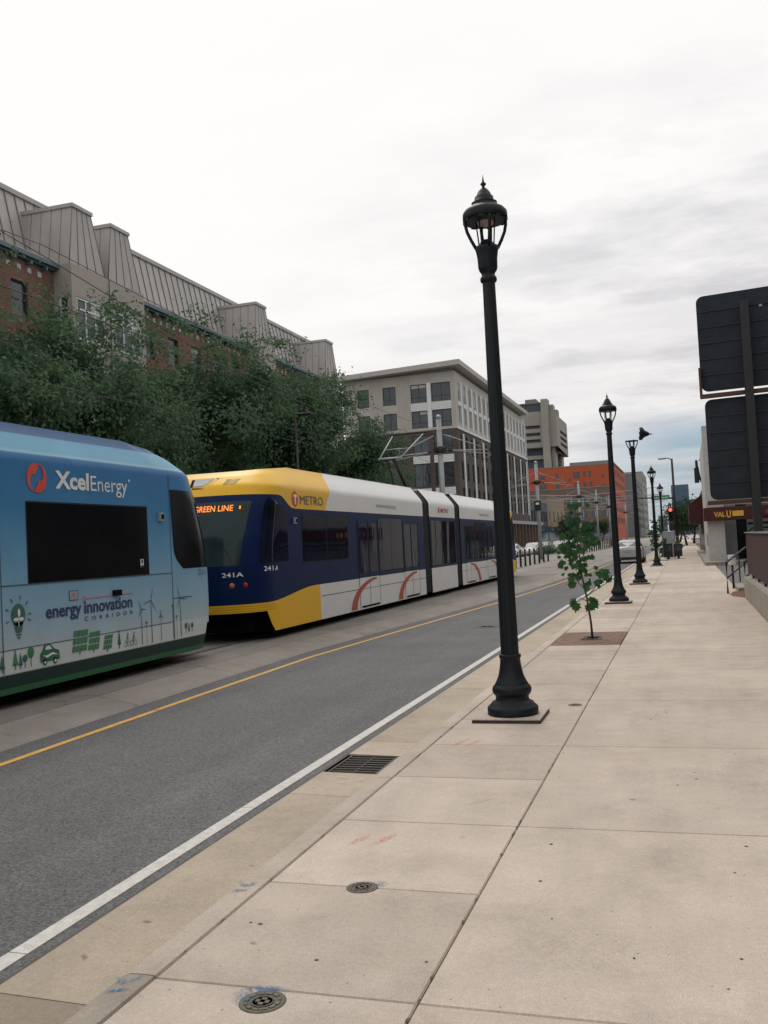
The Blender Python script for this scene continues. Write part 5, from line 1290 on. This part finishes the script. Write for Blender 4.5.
# stair rail
t = thing('stair_railing', 'dark metal stair handrail beyond the end of the brown fence', 'railing', (1.3, 27.5, 0))
b = mb('black')
for x0 in (.98, 1.42, 1.98):
    b.tube([(x0, 26.2, .0), (x0, 26.2, .80), (x0 + .55, 27.3, 1.15), (x0 + .75, 27.5, 1.15), (x0 + .75, 27.5, .3)], .028, 8)
    b.tube([(x0, 26.2, .40), (x0 + .6, 27.35, .80)], .02, 6); b.tube([(x0 + .35, 26.9, .25), (x0 + .35, 26.9, 1.02)], .02, 6)
b.build('rails', t, world=True)
t = thing('steps', 'short flight of grey concrete steps beside the dark handrail', 'steps', (2, 27.5, 0))
b = mb('wallc')
for i in range(3): b.bbox(1.25 + .25 * i, 3.4, 26.4 + .32 * i, 28.6, -.1, .13 * (i + 1), .012)
b.build('treads', t, world=True)
t = thing('bucket', 'small white container standing beside the stair handrail', 'bucket', (1.22, 28.4, 0))
b = mb('d_white'); b.lathe([(.09, .66), (.105, .68), (.11, .92), (.115, .93), (.10, .94), (.001, .93)], 16); b.m('black'); b.tube([(0, 0, 0), (0, 0, .67)], .03, 8); b.build('body', t)

# back of the double billboard
S = thing('billboard', 'dark back of a tall double-panel sign on a post, at the right edge', 'sign', (1.72, 24.9, 0))
rot = Matrix.Translation((1.72, 24.9, 0)) @ Matrix.Rotation(radians(-9), 4, 'Z') @ Matrix.Translation((-1.72, -24.9, 0))
def rpanel(x0, x1, z0, z1, r_):
    pts = []
    for (cx, cz, a0) in ((x1 - r_, z1 - r_, 0), (x0 + r_, z1 - r_, 90), (x0 + r_, z0 + r_, 180), (x1 - r_, z0 + r_, 270)):
        for k in range(7): a = radians(a0 + 15 * k); pts.append((cx + r_ * cos(a), cz + r_ * sin(a)))
    return pts
for (z0, z1, x0, x1) in ((5.12, 7.50, .62, 3.6), (2.40, 4.90, .68, 3.6)):
    b = mb('sign_back'); b.prism(rpanel(x0, x1, z0, z1, .17), lambda u, v, k: rot @ Vector((u, 24.75 + .16 * k, v))); pn = b.build('sign_panel', S, world=True)
    b = mb('black')
    n = 6
    for i in range(1, n): z = z0 + (z1 - z0) * i / n; b.box(x0 + .03, x1 - .03, 24.728, 24.749, z - .013, z + .013, rot)
    for i in range(1, 4): x = x0 + (x1 - x0) * i / 4; 
    b.build('panel_seam', pn, world=True)
    b = mb('steel')
    for k in range(5): x = random.uniform(x0 + .3, x1 - .5); z = random.uniform(z0 + .3, z1 - .3); b.box(x, x + .07, 24.738, 24.748, z, z + .05, rot)
    b.build('bracket_plate', pn, world=True)
b = mb('rust'); b.box(.60, 3.7, 24.60, 24.74, 4.93, 5.03, rot); b.box(.60, .65, 24.60, 24.74, 5.03, 5.7, rot); b.build('cross_bar', S, world=True); b = mb('rust'); b.box(.62, 3.6, 24.62, 24.74, 2.28, 2.38, rot); b.build('cross_bar', S, world=True)
b = mb('black'); b.box(1.60, 1.80, 24.45, 24.60, -.1, 7.2); b.build('post', S, world=True)

# white commercial building with red fascia sign
Wb = thing('shop_building', 'white walled shop with red fascia sign, beyond the dark double sign', 'building', (1.4, 50, 0))
b = mb('stucco')
FWs = Face((1.4, 50, 0), (0, 1, 0), (-1, 0, 0)); FWf = Face((1.4, 50, 0), (1, 0, 0), (0, -1, 0))
b.box(1.25, 1.85, 50, 66, 0, 6.75); b.box(1.86, 14, 50.9, 66, 2.9, 6.3); b.box(1.10, 1.9, 49.6, 50.2, .15, 6.85); b.build('wall', Wb, world=True)
b = mb('stucco_grey'); b.box(1.86, 2.5, 50.9, 51.3, 0, 2.9); b.box(3.0, 14, 50.95, 51.3, 0, 2.9); b.build('entrance_wall', Wb, world=True)
b = mb('glass_dark'); b.box(2.5, 3.0, 51.1, 51.2, .15, 2.7); b.build('door', Wb, world=True)
b = mb('slab'); b.pv = {}; b.bbox(.85, 14, 47.6, 52, -.1, .16, .02); b.box(.85, 1.4, 52, 79, -.1, .159); b.pv = {i: 1. for i in range(len(b.f))}; b.build('platform', Wb, world=True)
b = mb('awning_red'); b.bbox(.95, 12, 49.1, 50.0, 2.12, 2.78, .03); fs_ = b.build('fascia_sign', Wb, world=True)
b = mb('sign_gold'); text_on(b, 'VAL', lambda u, v: (1.42 + u, 49.085, 2.30 + v), .34, .03, width=.52); text_on(b, 'U', lambda u, v: (2.0 + u, 49.085, 2.26 + v), .46, .03, width=.20); b.box(2.26, 2.78, 49.07, 49.09, 2.30, 2.56); b.build('sign_lettering', fs_, world=True)
b = mb('black'); b.box(3, 12, 50.3, 50.4, 1.85, 1.97); b.tube([(3.0, 50.0, .1), (3.0, 50.0, 1.5), (3.2, 50, 1.68), (9, 50, 1.68)], .05, 6); b.build('canopy_frame', Wb, world=True)
b = mb('dark_red'); b.tube([(3.9, 49.02, 2.36), (3.9, 49.0, 2.36)], .2, 12); b.build('round_badge', Wb, world=True)
b = mb('galv'); b.box(1.05, 1.19, 50.1, 50.4, .9, 1.5); b.build('meter_box', Wb, world=True)
R_ = thing('shop_building', 'dark red-brown shop with projecting red awning, just beyond the white shop', 'building', (1.3, 67, 0))
b = mb('brick_dark'); b.box(1.35, 12, 67, 96, 0, 4.6); b.build('wall', R_, world=True)
b = mb('awning_red'); b.prism([(.35, 2.2), (1.34, 2.1), (1.34, 4.2), (.8, 3.8), (.35, 3.4)], lambda u, v, k: (u, 67.5 + 6 * k, v)); b.build('awning', R_, world=True)
for y in (69, 73, 77, 81): b = mb('glass_dark'); b.box(1.30, 1.345, y, y + 2.2, .6, 2.6); b.build('shop_window', R_, world=True)
b = mb('black'); b.tube([(1.7, 67.5, 4.4), (1.2, 67.5, 5.2), (1.05, 67.5, 6.1)], .09, 10); b.box(.86, 1.15, 67, 67.3, 4.9, 5.9); b.box(.95, 1.12, 66.8, 67.0, 5.9, 6.4); b.m('galv'); b.tube([(1.9, 66.5, 4.6), (1.9, 66.5, 6.3), (1.5, 66.5, 6.4)], .22, 10); b.box(1.2, 1.6, 66, 66.4, 6.3, 6.42); b.build('roof_duct', R_, world=True)
simple_building('shop_building', 'far brick shop on the right behind the street trees', 'building', 2.4, 16, 118, 160, 6, 'brick_brown', (1,), 5, 2.5, 2, face=('f',))
# long brick building added out of view, so tram paint and glass mirror something dark
simple_building('brick_building', 'long dark brick building added unseen beside the parking lot to darken the tram reflections', 'building', 12, 26, -25, 46, 10.5, 'brick_dark', (1.2, 4.6, 7.8), 4.5, 2.2, 1.9, face=('f',))
# sidewalk boxes
for (x, y, w_, h, k, l) in ((-1.05, 61.8, .55, 1.0, 'black', 'black newspaper box near the crossing, left of the pair'), (-.45, 62.6, .5, .95, 'black', 'black newspaper box near the crossing, right of the pair')):
    t = thing('newspaper_box', l, 'newspaper box', (x, y, 0), 0, 'newspaper boxes'); b = mb(k); b.bbox(-w_ / 2, w_ / 2, -.2, .2, .15, h, .03); b.build('cabinet', t); b = mb('black'); b.tube([(0, 0, 0), (0, 0, .2)], .08, 8); b.build('foot', t); b = mb('glass'); b.box(-w_ / 2 + .07, w_ / 2 - .07, -.215, -.201, .5, h - .12); b.build('display_window', t)
t = thing('utility_cabinet', 'light grey utility cabinet behind the newspaper boxes', 'cabinet', (-.95, 64.6, 0)); b = mb('galv'); b.bbox(-.45, .35, -.3, .3, .05, 1.75, .04); b.build('housing', t); b = mb('steel'); b.box(-.40, .30, -.318, -.303, .2, 1.65); b.build('door', t)
t = thing('flower_planter', 'planter with pinkish flowers beside the thin far sapling', 'planter', (-.9, 70.5, 0)); b = mb('black'); b.lathe([(.25, 0), (.42, .7), (.45, .72), (.40, .74), (.001, .70)], 14); b.build('pot', t)
b = mb('maple'); 
for _ in range(120): p = Vector((random.gauss(0, .3), random.gauss(0, .3), .9 + random.gauss(0, .22))); maple_leaf(b, p, Vector((random.uniform(-1, 1), random.uniform(-1, 1), random.uniform(-.5, 1))), .14, Vector((0, -1, .3)))
b.m('spray_red')
for _ in range(40): p = Vector((random.gauss(0, .3), random.gauss(0, .3), 1.1 + random.gauss(0, .2))); b.cbox(p, (.07, .07, .05))
b.build('flowers', t, fix=False)
for (x, y, l) in ((-6.6, 96, 'left of two white parasols far down the street above the silver car'), (-5.2, 98, 'right of two white parasols far down the street')):
    pass
# ---------------------------------------------------------------- cars
for k, c_ in (('car_silver', (.42, .42, .41)), ('car_white', (.60, .60, .58)), ('car_black', (.02, .022, .026)), ('car_red', (.25, .03, .025))):
    paint(k, c_, .25)
def car_mesh(loc, rz, k, label, lit=False, group=None):
    t = thing('parked_car' if not lit else 'car', label, 'car', loc, rz, group)
    # sections along y (rear = -y): (y, half bottom, z bottom, half belt, z belt, half roof, z roof)
    S_ = [(-2.33, .70, .42, .74, .80, .60, .84), (-2.28, .80, .28, .82, .92, .66, .98), (-1.95, .86, .22, .87, .97, .68, 1.07), (-1.45, .88, .20, .89, .98, .62, 1.28), (-.85, .88, .20, .90, .96, .60, 1.43), (-.1, .88, .20, .90, .94, .61, 1.46),
          (.55, .88, .20, .90, .92, .61, 1.37), (1.1, .88, .20, .89, .90, .62, 1.12), (1.4, .87, .20, .88, .89, .64, .97), (1.9, .84, .22, .84, .80, .60, .84), (2.25, .74, .28, .74, .62, .50, .66), (2.33, .62, .36, .62, .54, .42, .56)]
    def sec(q):
        y, hb, zb_, hw, zw, hr, zr = q
        return [(0, zb_), (hb * .92, zb_), (hb, zb_ + .10), (hw, zb_ + (zw - zb_) * .55), (hw - .01, zw - .03), (hw - .05, zw + .01), (hr + .02, zr - .05), (hr - .06, zr), (0, zr + .02)]
    secs = [sec(q) for q in S_]
    def loft(rows, i0, i1, off=0., j0=0, j1=None):
        b = []
        vs = []; fs = []; j1 = len(S_) - 1 if j1 is None else j1; n = i1 - i0 + 1
        for j in range(j0, j1 + 1):
            for i in range(i0, i1 + 1): vs.append((secs[j][i][0] + off, S_[j][0], secs[j][i][1] + off * .4))
        for j in range(j1 - j0):
            for i in range(n - 1): fs.append((j * n + i, j * n + i + 1, (j + 1) * n + i + 1, (j + 1) * n + i))
        return vs, fs
    b = mb(k)
    for sg in (1, -1):
        vs, fs = loft(secs, 0, 8); b.add([(sg * x, y, z) for x, y, z in vs], fs, True)
    for j in (0, len(S_) - 1): pts = [(x, S_[j][0], z) for x, z in secs[j]] + [(-x, S_[j][0], z) for x, z in secs[j][::-1][1:-1]]; b.add(pts, [tuple(range(len(pts)))])
    b.build('body', t)
    b = mb('glass_dark')
    for sg in (1, -1):
        vs, fs = loft(secs, 5, 6, .006, 3, 7); b.add([(sg * x, y, z) for x, y, z in vs], fs, True)
    b.build('side_window', t)
    b = mb('glass')
    b.add([(-.60, -2.0, 1.07), (.60, -2.0, 1.07), (.52, -1.30, 1.345), (-.52, -1.30, 1.345)], [(0, 1, 2, 3)]); b.build('rear_window', t)
    b = mb('glass_dark'); b.add([(-.62, 1.42, .99), (.62, 1.42, .99), (.54, .66, 1.37), (-.54, .66, 1.37)], [(0, 1, 2, 3)]); b.build('windshield', t)
    for sg in (1, -1):
        b = mb('tail_red'); b.bbox(sg * .52 if sg > 0 else -.80, .80 if sg > 0 else -.52, -2.345, -2.20, .72, .90, .02); b.build('tail_light', t)
        b = mb('d_white'); b.bbox(.48 if sg > 0 else -.72, .72 if sg > 0 else -.48, 2.15, 2.31, .52, .64, .02); b.build('headlight', t)
        b = mb(k); b.bbox(.90 if sg > 0 else -1.06, 1.06 if sg > 0 else -.90, .62, .78, .92, 1.04, .03); b.build('mirror', t)
        for yy in (-1.42, 1.42):
            b = mb('rubber'); b.lathe([(.2, -.11), (.31, -.11), (.33, -.08), (.33, .08), (.31, .11), (.2, .11)], 20, Matrix.Translation((sg * .80, yy, .33)) @ Matrix.Rotation(pi / 2, 4, 'Y')); wl = b.build('wheel', t)
            b = mb('steel'); b.lathe([(.21, -.115), (.21, .115)], 14, Matrix.Translation((sg * .80, yy, .33)) @ Matrix.Rotation(pi / 2, 4, 'Y')); b.build('rim', wl)
    b = mb('black'); b.bbox(-.82, .82, -2.37, -2.22, .28, .40, .02); b.build('bumper', t)
    b = mb('d_grey'); b.box(-.16, .16, -2.352, -2.335, .66, .76); b.build('number_plate', t)
    return t
car_mesh((-3.45, 63.6, -.14), 0, 'car_silver', 'silver sedan driving away in the near lane beyond the lamps', True)
GC = 'cars parked across the street'
for (x, y, k, l) in ((-17.2, 98, 'car_white', 'white car behind the bollards, nearer to the grey pole'), (-16.2, 106, 'car_white', 'second white car just behind the first white one'), (-17.2, 90, 'car_black', 'dark car at the left end of the cars behind the bollards'), (-17.4, 124, 'car_black', 'dark car across the street behind the sapling'),
                     (-17.4, 138, 'car_silver', 'silver car across the street, right of the sapling'), (-17.4, 152, 'car_black', 'far dark car across the street, left of the red one'), (-17.4, 170, 'car_red', 'small red car far across the street')):
    car_mesh((x, y, -.14), pi, k, l, False, GC)

# ---------------------------------------------------------------- trees
def tree_mesh(seed, H, R, z0, nleaf, leaf, flat=.7):
    rnd = random.Random(seed); tips = []
    g = mb('bark')
    def grow(p, d, L_, r_, lev):
        n = 4; pts = [p]; rs = [r_]; q = p.copy(); dd = d.copy()
        for i in range(n):
            dd = (dd + Vector((rnd.uniform(-.22, .22), rnd.uniform(-.22, .22), rnd.uniform(-.05, .16)))).normalized(); q = q + dd * L_ / n; pts.append(q.copy()); rs.append(r_ * (1 - .55 * (i + 1) / n))
            if lev >= 2: tips.append(q.copy())
        g.tube(pts, rs, 7 if lev < 2 else 4)
        if lev < 4:
            for k in range(rnd.choice((2, 3, 3)) if lev else 5):
                a = rnd.uniform(0, 2 * pi); i = rnd.randint(1, n); t_ = Vector((cos(a), sin(a), 0)); nd = (dd * rnd.uniform(.4, .8) + t_ * rnd.uniform(.5, .9) + Vector((0, 0, .12))).normalized()
                grow(pts[i], nd, L_ * rnd.uniform(.58, .80), rs[i] * .72, lev + 1)
    grow(Vector((0, 0, 0)), Vector((0, 0, 1)), H * .42, .16, 0)
    tr = g
    f = mb('locust'); cz = z0 + (H - z0) / 2
    cl = []
    for t_ in tips:
        if t_.z > z0 * .8: cl.append(t_)
    for _ in range(110):
        while True:
            v = Vector((rnd.uniform(-1, 1), rnd.uniform(-1, 1), rnd.uniform(-1, 1)))
            if v.length < 1: break
        v = v.normalized() * (v.length ** .45); cl.append(Vector((v.x * R, v.y * R, cz + v.z * (H - z0) / 2)))
    inside = lambda p: (Vector((p.x / R, p.y / R, (p.z - cz) / ((H - z0) / 2))).length < 1.06)
    cl = [p for p in cl if inside(p)]
    per = max(1, nleaf // len(cl)); 
    for c_ in cl:
        cr_ = rnd.uniform(.5, 1.05); m = int(per * rnd.uniform(.5, 1.4)); droop = Vector((rnd.uniform(-.6, .6), rnd.uniform(-.6, .6), rnd.uniform(-.5, .6)))
        for _ in range(m):
            p = c_ + Vector((rnd.gauss(0, 1), rnd.gauss(0, 1), rnd.gauss(0, .62))) * cr_ * .55
            out = Vector((p.x / R, p.y / R, (p.z - cz) / (H - z0) * 2 + .35)); nn = (out.normalized() * .9 + Vector((rnd.gauss(0, .55), rnd.gauss(0, .55), rnd.gauss(0, .55)))).normalized()
            d = nn.cross(Vector((rnd.uniform(-1, 1), rnd.uniform(-1, 1), rnd.uniform(-1, 1)))).normalized(); s = d.cross(nn).normalized()
            L_ = leaf * rnd.uniform(.7, 1.4); w_ = L_ * .24
            f.add([p - s * w_ * .4, p + d * L_ * .5 - s * w_, p + d * L_, p + d * L_ * .5 + s * w_, ], [(0, 1, 2, 3)])
    return tr, f
def make_tree(seed, H, R, z0, nleaf, leaf, label, loc, group, name='locust_tree', k=None):
    t = thing(name, label, 'tree', loc, 0, group); tr, f = tree_mesh(seed, H, R, z0, nleaf, leaf)
    if k: f.mats = [k]
    tr.build('trunk', t); f.build('crown', t, fix=False); return t
GT = 'locust trees in front of the brick apartment building'
t1 = make_tree(3, 13.0, 4.4, 2.0, 46000, .21, 'large locust tree second from the left, in front of the two paired dormers', (-23.4, 34.5, 0), GT)
t2 = make_tree(8, 14.6, 4.9, 2.0, 52000, .21, 'broad locust tree standing third from left, behind the gap between the trams', (-23.6, 43., 0), GT)
t3 = make_tree(14, 14.6, 4.3, 2.0, 44000, .21, 'tallest locust tree, in front of the third dormer', (-23.3, 51.5, 0), GT)
dup(t3, (-23.2, 26.6, 0), 2.1, 'leftmost locust tree, cut by the left edge of the picture', GT, .92)
dup(t1, (-23.5, 59.6, 0), 1.2, 'locust tree against the wall between the third and the last dormer', GT, 1.08)
dup(t2, (-23.2, 67.4, 0), 4.2, 'locust tree in front of the last dormer of the brick building', GT, .84)
dup(t3, (-23.6, 75.4, 0), 3.3, 'lower locust tree beside the pantograph, left of the modern block', GT, .66)
dup(t1, (-23.8, 83.5, 0), 5.0, 'rightmost and smallest locust tree, at the corner of the modern block', GT, .50)
dup(t1, (-25.3, 38.8, 0), 3.9, 'locust tree close to the bay windows, half hidden between two larger crowns', GT, .72)
dup(t3, (-25.3, 47.4, 0), .7, 'locust tree close to the brick wall between two larger crowns', GT, .74)
dup(t2, (-25.3, 55.8, 0), 1.9, 'locust tree close to the third bay, half hidden', GT, .70)
dup(t1, (-25.3, 64, 0), 2.9, 'locust tree close to the wall before the last bay, half hidden', GT, .74)
dup(t2, (-25.2, 30.6, 0), 5.5, 'locust tree at far left close to the brick wall, half hidden', GT, .72)
GF = 'small far street trees on the right'
f1 = make_tree(31, 5.6, 1.7, 1.6, 2600, .34, 'far green street tree beyond the traffic signal, nearest of the right-hand ones', (.2, 122, 0), GF, 'street_tree', 'farleaf')
dup(f1, (1.2, 140, 0), 1, 'far street tree beyond the signal, second on the right', GF, 1.15); dup(f1, (-.8, 165, 0), 2, 'farthest street tree at the end of the sidewalk', GF, 1.2); dup(f1, (2.2, 104, 0), 3, 'far street tree close beside the red shop wall', GF, .9)
GL2 = 'far street trees on the left side'
dup(f1, (-23.5, 205, 0), .4, 'far street tree in front of the tan shop building', GL2, 1.2); dup(f1, (-23.5, 246, 0), 1.4, 'far street tree at the corner of the brown brick building', GL2, 1.1); dup(f1, (-23.5, 290, 0), 2.4, 'far street tree along the brown brick building', GL2, 1.3)
# low shrub among the bollards
t = thing('shrub', 'small bright green shrub beside the bollards left of the sapling', 'shrub', (-14.2, 103, 0)); b = mb('locust'); rnd = random.Random(5)
for _ in range(900):
    v = Vector((rnd.gauss(0, .8), rnd.gauss(0, .6), abs(rnd.gauss(0, .45)))); d = Vector((rnd.uniform(-1, 1), rnd.uniform(-1, 1), rnd.uniform(-.3, 1))).normalized(); s = d.cross(Vector((0, .3, 1))).normalized()
    b.add([v, v + d * .14 - s * .06, v + d * .26, v + d * .14 + s * .06], [(0, 1, 2, 3)])
b.build('leaves', t, fix=False)
